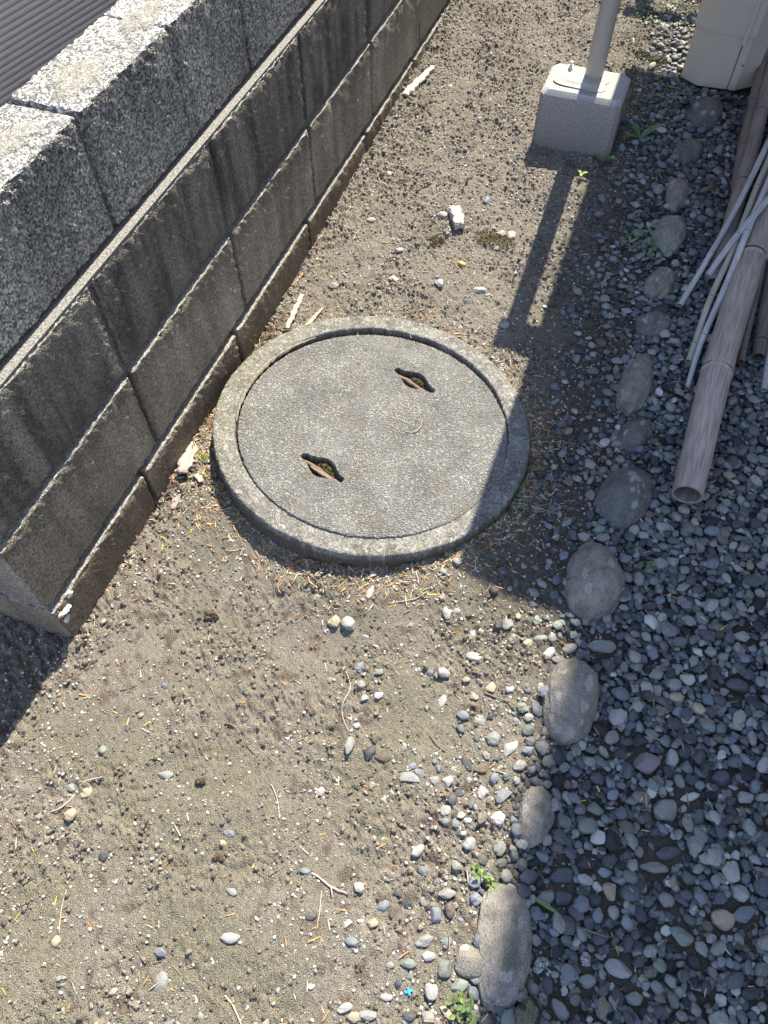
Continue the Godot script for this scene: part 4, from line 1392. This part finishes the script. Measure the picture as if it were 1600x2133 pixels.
func build_gravel() -> void:
	var where := [[], [], []]
	var tints := [[], [], []]
	for pass_n in 3:
		for i in [30000, 9000, 60000][pass_n]:
			var x := rng.randf_range(0.6, 1.36)
			var z := rng.randf_range(-2.5, 0.58)
			if rng.randf() > gravel_density(x, z) or in_boulder(x, z, 0.95) or blocked(x, z):
				continue
			var s := rng.randf()
			var l: float = [lerpf(0.007, 0.018, s), lerpf(0.020, 0.031, s * s), lerpf(0.010, 0.024, s)][pass_n]
			var kk := pile_at(x, z)
			if kk >= 0 and pile[kk] > base_y(z) + [-0.002, 0.012, 0.012][pass_n]:
				continue
			var w := l * rng.randf_range(0.58, 0.95)
			if hits_rock(x, z, l * 0.45) or pass_n > 0 and crowded(x, z, (l + w) / 4.0, 0.84):
				continue
			if pass_n > 0:
				note_rock(x, z, (l + w) / 4.0)
			var h := w * rng.randf_range(0.45, 0.75)
			var turn := rng.randf() * TAU
			var y := settle(x, z, l / 2.0, w / 2.0, h / 2.0, turn, [0.4, 0.7, 0.6][pass_n])
			var t := pick_tone(0.0)
			var c := tone_color(t) * rng.randf_range(0.65, 1.4)
			var kind := 0
			if rng.randf() < 0.13:
				kind = 1
			if rng.randf() < 0.07:
				kind = 2
				c = c * 1.9
			where[kind].append(Transform3D(stone_basis(turn, rng.randf_range(0.0, 0.4), l / 2.0, h / 2.0, w / 2.0), Vector3(x, y, z)))
			tints[kind].append(c)
	scatter("gravel", "dark blue grey rounded river gravel filling the shaded strip", "gravel", round_rocks, M.pebble, where[0], tints[0])
	scatter("gravel", "broken angular pieces among the dark river gravel", "gravel", sharp_rocks, M.pebble, where[1], tints[1])
	scatter("gravel", "white-veined pieces among the dark river gravel", "gravel", sharp_rocks, M.vein, where[2], tints[2])
	# larger pebbles on top, each its own thing
	var done := 0
	var tries := 0
	var words := {"D": "charcoal", "B": "blue-grey", "G": "mid-grey", "N": "greenish grey", "P": "light grey", "T": "tan", "K": "brown", "W": "chalk-white"}
	var used := {}
	var marks := [["near the thick pole's open end", 1.0, -0.66], ["beside the egg-shaped border stone", 0.93, -0.45], ["beside the lichen-ringed border stone", 0.94, -0.2], ["beside the longest border stone", 0.94, 0.2], ["beside the tongue-shaped border stone", 0.9, -0.97], ["below the stacked canes", 0.95, -1.2], ["near the second border stone", 0.89, -1.8], ["at the broad lichened border stone", 0.95, -0.66], ["right of the thick pole's end", 1.10, -0.70], ["left of the pale short canes", 0.92, -1.45]]
	for r in named_pebbles():
		if r[1] > 0.85:
			var short: String = r[0]
			for cut in [" in ", " with", " near", " beside", " laced", ",", " topping", " next", " by", " leaning"]:
				short = short.split(cut)[0]
			marks.append(["next to the " + short, r[1], r[2]])
	while done < 132 and tries < 30000:
		tries += 1
		var x := rng.randf_range(0.88, 1.24)
		var z := rng.randf_range(-1.9, 0.42)
		if rng.randf() > gravel_density(x, z) or in_boulder(x, z, 1.05) or blocked(x, z):
			continue
		if x > 0.93 and z < -1.0 and z > -2.3 and x > 0.93 + 0.02 * (z + 2.0):
			continue
		var l := rng.randf_range(0.023, 0.034)
		if hits_rock(x, z, l * 0.5):
			continue
		var w := l * rng.randf_range(0.6, 0.9)
		var h := w * rng.randf_range(0.45, 0.65)
		var turn := rng.randf() * TAU
		var t := pick_tone(0.0)
		var sharp := rng.randf() < 0.2
		var shape := "angular" if sharp else ("round" if w > l * 0.82 else ("oval" if w > l * 0.7 else "long"))
		var where_w := ""
		var best := 0.16
		for q in marks:
			var d := Vector2(x - q[1], z - q[2]).length()
			if d < best:
				best = d
				where_w = q[0]
		var label := "%s %s pebble %s" % [words[t], shape, where_w]
		if where_w == "" or used.has(label):
			continue
		used[label] = true
		var y := settle(x, z, l / 2.0, w / 2.0, h / 2.0, turn, 0.4)
		var mesh: Mesh = sharp_rocks[done % sharp_rocks.size()] if sharp else round_rocks[done % round_rocks.size()]
		var o := part("pebble", mesh, stone_material(t, sharp and t in ["B", "D"]))
		tag(o, label, "pebble", "pebbles of the gravel bed")
		o.transform = Transform3D(stone_basis(turn, rng.randf_range(0.0, 0.25), l / 2.0, h / 2.0, w / 2.0), Vector3(x, y, z))
		rocks.append([x, z, l * 0.5])
		done += 1


func soil_density(x: float, z: float) -> float:
	var d := 0.10 + 0.75 * smoothstep(-0.1, 0.5, n_low.get_noise_2d(x * 0.8 + 20.0, z * 0.8) + 0.5 * n_mid.get_noise_2d(x * 0.35, z * 0.35))
	d += 0.5 * smoothstep(0.16, 0.0, x) + 0.45 * smoothstep(0.58, 0.8, x) + 0.4 * smoothstep(-0.95, -1.4, z) + 0.5 * smoothstep(0.42, 0.34, near_ring(x, z)) + 0.3 * smoothstep(0.3, 0.5, z)
	return clampf(d, 0.08, 1.0)


func build_soil_litter() -> void:
	# clods of earth
	var where := []
	var tints := []
	for i in 70000:
		var x := rng.randf_range(-0.28, 0.92)
		var z := rng.randf_range(-2.6, 0.55)
		if blocked(x, z) or (x < 0.0 and z < -0.02) or rng.randf() > 0.45 + 0.55 * roughness_at(x, z) * soil_density(x, z):
			continue
		var s := 0.0010 + (0.0024 + 0.0022 * roughness_at(x, z)) * pow(rng.randf(), 3.2)
		where.append(Transform3D(stone_basis(rng.randf() * TAU, rng.randf() * 0.8, s, s * 0.7, s * 0.8), Vector3(x, gh(x, z) + s * 0.15, z)))
		var c := Color(0.22, 0.19, 0.148) * rng.randf_range(0.5, 1.3)
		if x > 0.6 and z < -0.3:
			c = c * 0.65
		tints.append(c)
	scatter("earth_crumbs", "loose crumbs of grey brown earth over the bare ground", "earth", [stone_mesh(2, 1.0, 61, 0.25, 0.3), stone_mesh(2, 1.0, 62, 0.25, 0.3), stone_mesh(2, 1.0, 63, 0.4, 0.5)], M.clod, where, tints)
	# grit
	where = []
	tints = []
	for i in 90000:
		var x := rng.randf_range(-0.28, 0.95)
		var z := rng.randf_range(-2.6, 0.55)
		if blocked(x, z) or (x < 0.0 and z < -0.02) or rng.randf() > soil_density(x, z):
			continue
		var s := 0.0006 + 0.0030 * pow(rng.randf(), 4.0)
		where.append(Transform3D(stone_basis(rng.randf() * TAU, rng.randf() * 0.6, s, s * 0.6, s * 0.75), Vector3(x, gh(x, z) + s * 0.25, z)))
		var q := rng.randf()
		var c := Color(0.36, 0.335, 0.29) if q < 0.6 else (Color(0.22, 0.215, 0.2) if q < 0.88 else Color(0.5, 0.475, 0.42))
		tints.append(c * rng.randf_range(0.7, 1.2))
	scatter("grit", "pale grit and tiny stones strewn over the earth", "grit", [stone_mesh(1, 1.0, 71), stone_mesh(1, 1.0, 72), stone_mesh(1, 0.0, 73)], M.grit, where, tints)
	# small pebbles
	where = []
	tints = []
	for i in 2600:
		var x := rng.randf_range(-0.25, 0.92)
		var z := rng.randf_range(-2.55, 0.5)
		var d := 0.12 + 0.5 * smoothstep(0.5, 0.82, x) + 0.3 * smoothstep(0.1, 0.0, x) + 0.22 * smoothstep(-1.0, -1.5, z) + 0.25 * smoothstep(0.3, 0.5, z)
		if blocked(x, z) or (x < 0.0 and z < -0.02) or rng.randf() > d or in_boulder(x, z, 1.0):
			continue
		var l := 0.005 + 0.009 * pow(rng.randf(), 1.8)
		if x > 0.66:
			l += 0.005 * rng.randf()
		if hits_rock(x, z, l * 0.5):
			continue
		var w := l * rng.randf_range(0.6, 0.95)
		var h := w * rng.randf_range(0.4, 0.7)
		where.append(Transform3D(stone_basis(rng.randf() * TAU, rng.randf() * 0.35, l / 2.0, h / 2.0, w / 2.0), Vector3(x, gh(x, z) + h * 0.22, z)))
		var t: String = ["P", "P", "G", "G", "B", "T", "W", "N", "P"][rng.randi() % 9]
		tints.append(tone_color(t) * rng.randf_range(0.75, 1.2))
	scatter("small_pebbles", "small light pebbles scattered over the bare earth", "pebbles", round_rocks.slice(0, 3) + sharp_rocks.slice(0, 4), M.pebble, where, tints)
	# fallen needles, straw and fibres
	where = []
	tints = []
	for i in 15500:
		var x := rng.randf_range(-0.25, 1.25)
		var z := rng.randf_range(-2.5, 0.5)
		if i > 13800:
			x = 0.13 * pow(rng.randf(), 1.5)
			z = rng.randf_range(-1.5, -0.1)
		elif i > 11000:
			var ra := rng.randf() * TAU
			var rq := 0.335 + 0.11 * pow(rng.randf(), 1.6)
			x = RING_AT.x + cos(ra) * rq
			z = RING_AT.z + sin(ra) * rq
		var rr := near_ring(x, z)
		var d := 0.17 * (0.4 + 1.6 * smoothstep(-0.2, 0.4, n_mid.get_noise_2d(x * 0.3, z * 0.3 + 2.0))) + 0.85 * smoothstep(0.44, 0.35, rr) + 0.5 * smoothstep(0.1, 0.0, x) * smoothstep(-0.1, -0.4, z) + 0.28 * smoothstep(-0.85, -1.2, z) * smoothstep(0.6, 0.2, x) + 0.12 * smoothstep(0.25, 0.5, z)
		if x > 0.85:
			d = 0.16
		if blocked(x, z) and rr > 0.335 or (x < 0.0 and z < -0.02) or rng.randf() > d or (rr < 0.335 and rng.randf() > 0.012):
			continue
		var l := 0.006 + 0.015 * pow(rng.randf(), 1.6)
		var wd := rng.randf_range(0.6, 1.35)
		var q := rng.randf()
		var c := Color(0.40, 0.20, 0.08)
		if q > 0.34:
			c = Color(0.44, 0.37, 0.25)
		if q > 0.74:
			c = Color(0.24, 0.155, 0.095)
		if q > 0.93:
			c = Color(0.40, 0.37, 0.08)
		if z < -0.85 and rng.randf() < 0.6:
			c = Color(0.42, 0.36, 0.27)
			wd = 0.6
		var y := surface_y(x, z)
		if rr < 0.335:
			y = RING_AT.y + ring_tilt(x, z) + 0.0005
		where.append(Transform3D(Basis(Vector3.UP, rng.randf() * TAU) * Basis(Vector3(0, 0, 1), rng.randf_range(-0.15, 0.3)) * Basis.from_scale(Vector3(l, 0.011, 0.0011 * wd)), Vector3(x, y + 0.0012, z)))
		tints.append(c * rng.randf_range(0.7, 1.25))
	scatter("fallen_needles", "dry orange and straw coloured conifer needles on the earth", "needles", needles, M.dry, where, tints)


var needles := []


func make_small_meshes() -> void:
	for k in 7:
		round_rocks.append(stone_mesh(3, 0.0, k + 1, 0.20))
		sharp_rocks.append(stone_mesh(3, 1.0, k + 20, 0.10))
	for k in 3:
		needles.append(rod([Vector3(-0.5, 0, 0), Vector3(-0.15, 0.08 * (k + 1), 0.6 * (k - 1)), Vector3(0.2, 0.06, 0.9 * (k - 1)), Vector3(0.5, 0.0, 0)], [0.35, 0.9, 0.8, 0.25], 5, 2))
	# the needle's cross-section is squashed by its scale: y 0.011, z 0.0011
	for k in needles.size():
		var a: Array = needles[k].surface_get_arrays(0)
		var v: PackedVector3Array = a[Mesh.ARRAY_VERTEX]
		for i in v.size():
			v[i] = Vector3(clampf(v[i].x, -0.52, 0.52), v[i].y * 0.07, v[i].z)
		needles[k] = arrays(v, a[Mesh.ARRAY_INDEX])
	var sv := PackedVector3Array([Vector3(-0.25, 0, 0), Vector3(0.25, 0, 0), Vector3(0, 1, 0.15), Vector3(0, 0.2, -0.3), Vector3(0, 0.2, 0.3), Vector3(0.5, 0.8, 0), Vector3(0, 0.15, -0.3), Vector3(0, 0.15, 0.3), Vector3(-0.6, 0.7, 0.1)])
	sprig = arrays(sv, PackedInt32Array([0, 1, 2, 3, 4, 5, 6, 7, 8]))


# ---------- single bits of wood, twigs, leaves and weeds ----------
func twig(label: String, pts: Array, r: float, tint: Color, branches: Array = []) -> void:
	var t := thing("twig", label, "twig")
	var p := []
	var rad := []
	for i in pts.size():
		p.append(Vector3(pts[i][0], surface_y(pts[i][0], pts[i][1]) + r * 1.1 + 0.0012, pts[i][1]))
		rad.append(r * lerpf(1.0, 0.6, float(i) / (pts.size() - 1)))
	part("stem", rod(p, rad, 7, 5, 0.0, tint, 0.5, r * 0.4), M.dry, t)
	for b in branches:
		var at: Vector3 = p[b[0]]
		part("side_twig", rod([at, at + Vector3(b[1] * 0.5, 0.002, b[2] * 0.5), at + Vector3(b[1], 0.003, b[2])], [r * 0.7, r * 0.6, r * 0.4], 6, 3, 0.0, tint, 0.4, 0.0003), M.dry, t)


func chip(label: String, x: float, z: float, size: Vector3, turn: float, tint: Color, tilt := 0.05) -> void:
	var shade := func(p: Vector3, n: Vector3) -> Color:
		var s := n_fine.get_noise_3d(p.x * 0.12, p.y, p.z * 1.6)
		return tint * (0.85 + 0.55 * s)
	var m := rbox(size, minf(size.y, size.z) * 0.22, 0.004, 0.0016, Vector3(x, 0, z), shade, 2.0)
	var a := m.surface_get_arrays(0)
	var v: PackedVector3Array = a[Mesh.ARRAY_VERTEX]
	for i in v.size():
		var p := v[i]
		var t := p.x / size.x
		p.z *= 1.0 - 0.55 * maxf(0.0, t) + 0.35 * n_low.get_noise_2d(p.x * 9.0 + x * 30.0, 1.0)
		p.z += 0.15 * size.z * n_low.get_noise_2d(p.x * 6.0, x * 50.0)
		p.y -= 0.0022 * smoothstep(0.25, 0.75, n_fine.get_noise_2d(p.x * 0.1, p.z * 1.5)) * signf(p.y)
		v[i] = p
	var o := lone("wood_chip", arrays(v, a[Mesh.ARRAY_INDEX], a[Mesh.ARRAY_COLOR]), M.dry, label, "wood chip")
	o.transform = Transform3D(Basis(Vector3.UP, turn) * Basis(Vector3(0, 0, 1), tilt), Vector3(x, surface_y(x, z) + size.y * 0.45, z))


func weed(called: String, label: String, x: float, z: float, leaves: Array, stem := 0.0) -> void:
	var t := thing(called, label, "weed", Vector3(x, surface_y(x, z), z))
	for l in leaves:
		var b := blade(l[1], l[2], l[3], l[4], Color(l[5][0], l[5][1], l[5][2]), l[6] if l.size() > 6 else 0.0)
		var o := part("leaf", b, M.leaf, t)
		o.rotation.y = deg_to_rad(l[0])
		o.position.y = stem
	if stem > 0.0:
		part("stem", rod([Vector3(0, -0.005, 0), Vector3(0.001, stem * 0.6, 0), Vector3(0, stem, 0)], [0.001, 0.0009, 0.0008], 6, 3, 0.0, Color(0.16, 0.2, 0.06)), M.leaf, t)


func cluster(called: String, label: String, x: float, z: float, r: float, n: int, tint: Color, size := 0.006, stretch := 1.0) -> void:
	var t := thing(called, label, "weed", Vector3(x, 0, z))
	var m: StandardMaterial3D = M.leaf.duplicate()
	m.vertex_color_use_as_albedo = false
	m.albedo_color = tint.linear_to_srgb()
	var m2: StandardMaterial3D = m.duplicate()
	m2.albedo_color = (tint * 0.7).linear_to_srgb()
	m2.albedo_color.a = 1.0
	for i in n:
		var a := rng.randf() * TAU
		var q := sqrt(rng.randf()) * r
		var s := size * rng.randf_range(0.6, 1.4)
		var px := cos(a) * q
		var pz := sin(a) * q * stretch
		var o := part("leaf", round_leaf, m if i % 3 else m2, t)
		o.transform = Transform3D(Basis(Vector3.UP, rng.randf() * TAU) * Basis(Vector3(0, 0, 1), rng.randf_range(-0.1, 0.7)) * Basis.from_scale(Vector3.ONE * s), Vector3(px, surface_y(x + px, z + pz) + 0.002 + 0.008 * rng.randf(), pz))

var round_leaf: ArrayMesh


func dry_leaf(label: String, x: float, z: float, l: float, w: float, turn: float, tint: Color, lift := 0.012) -> void:
	var o := lone("dry_leaf", blade(l, w, lift, 0.006, tint, 0.25, 0.9), M.dry, label, "dry leaf")
	o.position = Vector3(x, surface_y(x, z) + 0.005, z)
	o.rotation = Vector3(0.12, deg_to_rad(turn), 0.0)


func build_bits() -> void:
	round_leaf = blade(1.0, 0.75, 0.12, 0.1, Color(0.13, 0.20, 0.075))
	var dk := Color(0.16, 0.125, 0.10)
	var lt := Color(0.36, 0.31, 0.24)
	twig("dark forked twig ending near the lichened border boulder", [[0.740, -0.172], [0.762, -0.170], [0.784, -0.169], [0.801, -0.163], [0.811, -0.156]], 0.0017, dk, [[3, 0.012, -0.004]])
	twig("brown crooked twig in the left part of the mossy soil", [[0.338, 0.030], [0.353, 0.029], [0.369, 0.036], [0.379, 0.045], [0.405, 0.058]], 0.0014, dk, [[3, 0.004, 0.012]])
	twig("long curved pale rootlet left of the small white pebble", [[0.500, -0.126], [0.517, -0.102], [0.517, -0.070], [0.520, -0.055], [0.531, -0.040], [0.544, -0.027]], 0.0009, lt)
	twig("short upright curved stem in the mossy middle soil", [[0.455, 0.095], [0.466, 0.105], [0.477, 0.117], [0.489, 0.138]], 0.001, lt)
	twig("pale forked twig leading from the dark blue-grey pebble", [[0.570, 0.195], [0.583, 0.197], [0.605, 0.203], [0.630, 0.203]], 0.0017, Color(0.34, 0.30, 0.25), [[2, 0.006, 0.010]])
	twig("pale twig cut by the photo's lower edge", [[0.514, 0.385], [0.527, 0.390], [0.537, 0.396], [0.552, 0.408]], 0.0016, lt)
	twig("straight thin stem in the lower left soil", [[0.226, 0.344], [0.232, 0.367], [0.247, 0.398]], 0.001, lt)
	twig("long slanted twig beside the tan oval pebble", [[0.190, 0.180], [0.163, 0.197], [0.158, 0.220], [0.152, 0.242], [0.139, 0.255]], 0.0014, lt, [[2, -0.012, 0.004]])
	twig("long dark twig along the shadow left below the manhole", [[0.319, -0.289], [0.362, -0.274], [0.403, -0.258], [0.429, -0.246]], 0.0013, dk)
	twig("thin brown stem under the small pebble cluster", [[0.588, -0.316], [0.575, -0.299], [0.558, -0.286], [0.528, -0.270]], 0.0011, lt)
	twig("brown bent twig between flat grey pebble and heart-shaped shadow", [[0.655, -0.080], [0.676, -0.068], [0.690, -0.058], [0.707, -0.052]], 0.0012, dk)
	twig("dark curved twig on the lower gravel", [[0.978, 0.127], [0.996, 0.127], [1.011, 0.126], [1.022, 0.121]], 0.0015, dk)
	twig("pale straw stem on gravel beside the veined navy stone", [[1.001, -0.289], [1.012, -0.270], [1.023, -0.249]], 0.0011, lt)
	twig("thin upright stem in the soil right of the blue slate chip", [[0.593, 0.213], [0.600, 0.235], [0.606, 0.262]], 0.0009, lt)
	twig("fine dry stem crossing the longest border stone", [[0.888, 0.175], [0.884, 0.20], [0.880, 0.225]], 0.0008, dk)
	var white := Color(0.44, 0.405, 0.36)
	chip("long white splinter of wood lying far along the wall", 0.047, -1.875, Vector3(0.165, 0.010, 0.022), 1.36, white)
	chip("thick white weathered wood chunk in the middle of the far soil", 0.330, -1.340, Vector3(0.076, 0.020, 0.030), -1.06, white, 0.0)
	chip("long pale stick between the wall and the ring's far edge", 0.056, -0.920, Vector3(0.125, 0.008, 0.013), -1.45, Color(0.48, 0.41, 0.33))
	chip("shorter pale stick lying against the ring's far edge", 0.108, -0.915, Vector3(0.072, 0.006, 0.010), 1.35, Color(0.52, 0.42, 0.30))
	chip("thin pale strip squeezed between wall and ring", 0.012, -0.72, Vector3(0.08, 0.005, 0.008), 1.5, Color(0.58, 0.50, 0.40), 0.1)
	chip("wide grey-brown bark plate between wall and ring", 0.026, -0.440, Vector3(0.090, 0.008, 0.032), -1.35, Color(0.38, 0.31, 0.26), 0.1)
	chip("narrow brown bark strip below the bark plate", 0.045, -0.352, Vector3(0.062, 0.006, 0.016), -1.4, Color(0.36, 0.28, 0.23), 0.08)
	chip("small curled bark flake right of the bark plate", 0.073, -0.400, Vector3(0.028, 0.005, 0.014), -0.7, Color(0.40, 0.31, 0.25), 0.2)
	chip("thin reddish bark sliver at the wall foot beyond the ring", 0.020, -1.02, Vector3(0.05, 0.004, 0.010), 1.3, Color(0.34, 0.24, 0.17), 0.15)
	dry_leaf("large curled brown leaf below the beige post cover", 0.872, -2.045, 0.075, 0.040, 8, Color(0.20, 0.14, 0.11), 0.022)
	dry_leaf("red-brown leaf on gravel left of the bamboo stack", 0.898, -1.640, 0.048, 0.030, 25, Color(0.24, 0.135, 0.085))
	dry_leaf("small brown leaf in dark soil beside the pitted border stone", 0.765, -1.496, 0.036, 0.020, -15, Color(0.22, 0.15, 0.11))
	dry_leaf("reddish leaf in the shade at the footing's foot", 0.540, -1.650, 0.034, 0.022, -25, Color(0.22, 0.11, 0.07))
	dry_leaf("crumpled pale brown leaf above the oval border stone", 0.800, -1.335, 0.036, 0.022, 15, Color(0.25, 0.20, 0.15))
	var g := [0.075, 0.13, 0.05]
	var gl := [0.10, 0.16, 0.07]
	var gy := [0.22, 0.30, 0.06]
	weed("leafy_weed", "broad-leaved green weed right of the footing block", 0.708, -1.800, [[35, 0.075, 0.024, 0.028, 0.0, gl, 0.15], [130, 0.060, 0.018, 0.02, 0.0, g, 0.15], [-60, 0.03, 0.016, 0.006, 0.0, gl], [200, 0.045, 0.016, 0.012, 0.004, g]])
	weed("leafy_weed", "bright green weed beside the second border stone", 0.812, -1.770, [[40, 0.085, 0.020, 0.035, 0.0, [0.11, 0.20, 0.05], 0.1], [5, 0.04, 0.02, 0.012, 0.0, [0.10, 0.18, 0.05]], [100, 0.04, 0.012, 0.012, 0.0, g]])
	weed("seedling", "tiny sunlit seedling at the shadow's edge before the footing", 0.592, -1.603, [[20, 0.016, 0.009, 0.004, 0.0, gy], [150, 0.013, 0.008, 0.004, 0.0, gy], [270, 0.014, 0.009, 0.002, 0.0, gy]], 0.010)
	weed("seedling", "lobed green seedling at the footing's near corner", 0.632, -1.672, [[20, 0.03, 0.022, 0.008, 0.0, g, 0.4], [160, 0.03, 0.022, 0.008, 0.0, g, 0.4], [270, 0.022, 0.016, 0.004, 0.0, g, 0.4]], 0.012)
	cluster("lobed_weed", "yellow-green lit weed above the longest border stone", 0.812, 0.108, 0.014, 22, Color(0.12, 0.17, 0.05), 0.007, 0.7)
	cluster("lobed_weed", "small darker weed between the lit weed and border stone", 0.832, 0.116, 0.011, 16, Color(0.16, 0.25, 0.06), 0.006)
	cluster("lobed_weed", "yellow-green lobed weed at the photo's lower edge", 0.838, 0.288, 0.020, 34, Color(0.11, 0.16, 0.05), 0.008)
	weed("fallen_grass", "wide green grass blade lying on the lower gravel", 0.900, 0.112, [[-12, 0.050, 0.006, 0.006, 0.004, [0.14, 0.22, 0.06]]])
	weed("fallen_grass", "yellowish grass blade on gravel by the dark twig", 1.020, 0.115, [[-60, 0.032, 0.004, 0.006, 0.003, [0.34, 0.38, 0.08]]])
	weed("grass_tuft", "tiny green grass tuft between bark plate and ring", 0.062, -0.440, [[60, 0.02, 0.003, 0.012, 0.0, gy], [110, 0.018, 0.003, 0.012, 0.0, gy], [160, 0.016, 0.003, 0.009, 0.0, gy], [20, 0.016, 0.003, 0.008, 0.0, gy]])
	cluster("creeping_weed", "creeping small-leaved weed left of the pitted border stone", 0.790, -1.405, 0.055, 60, Color(0.13, 0.2, 0.08), 0.009)
	cluster("creeping_weed", "low green clover patch left of the post cover's foot", 0.755, -2.005, 0.06, 80, Color(0.13, 0.2, 0.08), 0.008, 1.6)
	cluster("creeping_weed", "dark weeds against the shaded side of the ring", 0.700, -0.610, 0.035, 30, Color(0.1, 0.15, 0.06), 0.008, 1.8)
	cluster("creeping_weed", "pale leafed patch in the sun beyond the footing", 0.68, -2.42, 0.10, 90, Color(0.2, 0.26, 0.12), 0.008)
	cluster("creeping_weed", "few small weed leaves right of the egg-shaped border stone", 0.962, -0.515, 0.016, 10, Color(0.1, 0.18, 0.06), 0.007)
	for mz in [[0.440, -1.300, 0.028, 0.010, 420, "yellow-brown moss strip right of the white wood chunk", Color(0.20, 0.155, 0.05), 2.0, -0.15], [0.690, -2.185, 0.026, 0.012, 260, "olive moss cushion beyond the footing in the sun", Color(0.17, 0.15, 0.06), 1.2, 0.0], [0.610, -2.06, 0.024, 0.010, 240, "olive moss cushion just behind the footing", Color(0.17, 0.15, 0.06), 1.3, 0.0], [0.30, -1.255, 0.016, 0.006, 140, "small dark moss spot below the white wood chunk", Color(0.13, 0.10, 0.04), 1.4, 0.3], [0.640, -2.20, 0.020, 0.008, 180, "smaller moss cushion near the far pebbles", Color(0.15, 0.13, 0.05), 1.2, 0.5]]:
		moss_tuft(Vector3(mz[0], gh(mz[0], mz[1]), mz[1]), mz[2], mz[3], mz[4], mz[5], mz[6], mz[7], mz[8])
	# a scrap of blue plastic
	var t := thing("plastic_scrap", "tiny cross-shaped scrap of bright blue plastic on the earth", "plastic scrap", Vector3(0.760, gh(0.760, 0.290) + 0.004, 0.290), 0.6)
	part("arm", box(Vector3(0.012, 0.0015, 0.0032)), M.blue, t)
	var o := part("arm", box(Vector3(0.0032, 0.0018, 0.010)), M.blue, t)
	o.position.y = 0.0004
	# raised clods
	for c in [[0.227, -0.139, 0.016, 0.010, "dark upright clod of earth below the bark strips"], [0.345, 0.130, 0.010, 0.006, "crumbly dark clod beside the wedge-shaped grey stone"], [0.425, 0.225, 0.011, 0.006, "crumbly dark clod under the small round cream pebble"]]:
		o = lone("earth_clod", stone_mesh(4, 0.0, int(c[2] * 3000), 0.4, 0.4), M.clod_dark, c[4], "clod")
		o.position = Vector3(c[0], gh(c[0], c[1]) + 0.002, c[1])
		o.scale = Vector3(c[2], c[3], c[2] * 0.7)


func _ready() -> void:
	# camera
	var yaw := -0.3637
	var pit := 0.9972
	var rol := -0.0182
	var fwd := Vector3(sin(yaw) * cos(pit), -sin(pit), -cos(yaw) * cos(pit))
	var r0 := Vector3(cos(yaw), 0, sin(yaw))
	var u0 := r0.cross(fwd)
	var right := r0 * cos(rol) + u0 * sin(rol)
	var up := u0 * cos(rol) - r0 * sin(rol)
	var cam := Camera3D.new()
	cam.name = "camera"
	cam.fov = 67.31
	cam.near = 0.05
	cam.far = 200.0
	cam.transform = Transform3D(Basis(right, up, -fwd), Vector3(0.7457, 1.185, 0.3176))
	add_child(cam)
	cam.current = true
	# sky, exposure
	var sky := ProceduralSkyMaterial.new()
	sky.sky_top_color = Color(0.50, 0.61, 0.80)
	sky.sky_horizon_color = Color(0.88, 0.885, 0.90)
	sky.sky_curve = 0.12
	sky.sky_energy_multiplier = SKY_E
	sky.ground_bottom_color = Color(0.25, 0.23, 0.20)
	sky.ground_horizon_color = Color(0.45, 0.45, 0.44)
	sky.ground_energy_multiplier = 0.8
	var env := Environment.new()
	env.background_mode = Environment.BG_SKY
	env.sky = Sky.new()
	env.sky.sky_material = sky
	env.tonemap_mode = Environment.TONE_MAPPER_LINEAR
	env.tonemap_exposure = EXPO
	env.sdfgi_enabled = true
	env.ssao_enabled = true
	env.ssil_enabled = true
	var we := WorldEnvironment.new()
	we.name = "sky_and_air"
	we.environment = env
	add_child(we)
	# sun
	var sun := DirectionalLight3D.new()
	sun.name = "sun"
	sun.light_energy = 1.5
	sun.light_color = Color(1.0, 0.965, 0.90)
	sun.light_angular_distance = 0.5
	sun.shadow_enabled = true
	add_child(sun)
	sun.look_at_from_position(Vector3.ZERO, -TO_SUN.normalized(), Vector3.UP)

	rng.seed = 20240611
	n_low = noise(6.0, FastNoiseLite.TYPE_SIMPLEX_SMOOTH, 3, 1)
	n_mid = noise(38.0, FastNoiseLite.TYPE_SIMPLEX_SMOOTH, 3, 2)
	n_fine = noise(130.0, FastNoiseLite.TYPE_SIMPLEX_SMOOTH, 2, 3)
	n_cell = noise(70.0, FastNoiseLite.TYPE_CELLULAR, 1, 4)
	make_materials()
	M.crust = mat(Color(0.62, 0.58, 0.50), 0.95, null, 1.0, null, 1.0, true, false)
	M.clod_dark = M.clod.duplicate()
	M.clod_dark.albedo_color = Color(0.10, 0.075, 0.055).linear_to_srgb()
	M.clod_dark.vertex_color_use_as_albedo = false
	make_small_meshes()
	build_ground()
	fill_pile()
	build_wall()
	build_manhole()
	build_post()
	build_cover()
	build_neighbour()
	build_bamboo()
	build_boulders()
	build_named_pebbles()
	build_gravel()
	build_soil_litter()
	build_bits()

const SKY_E := 1.12
const EXPO := 3.15
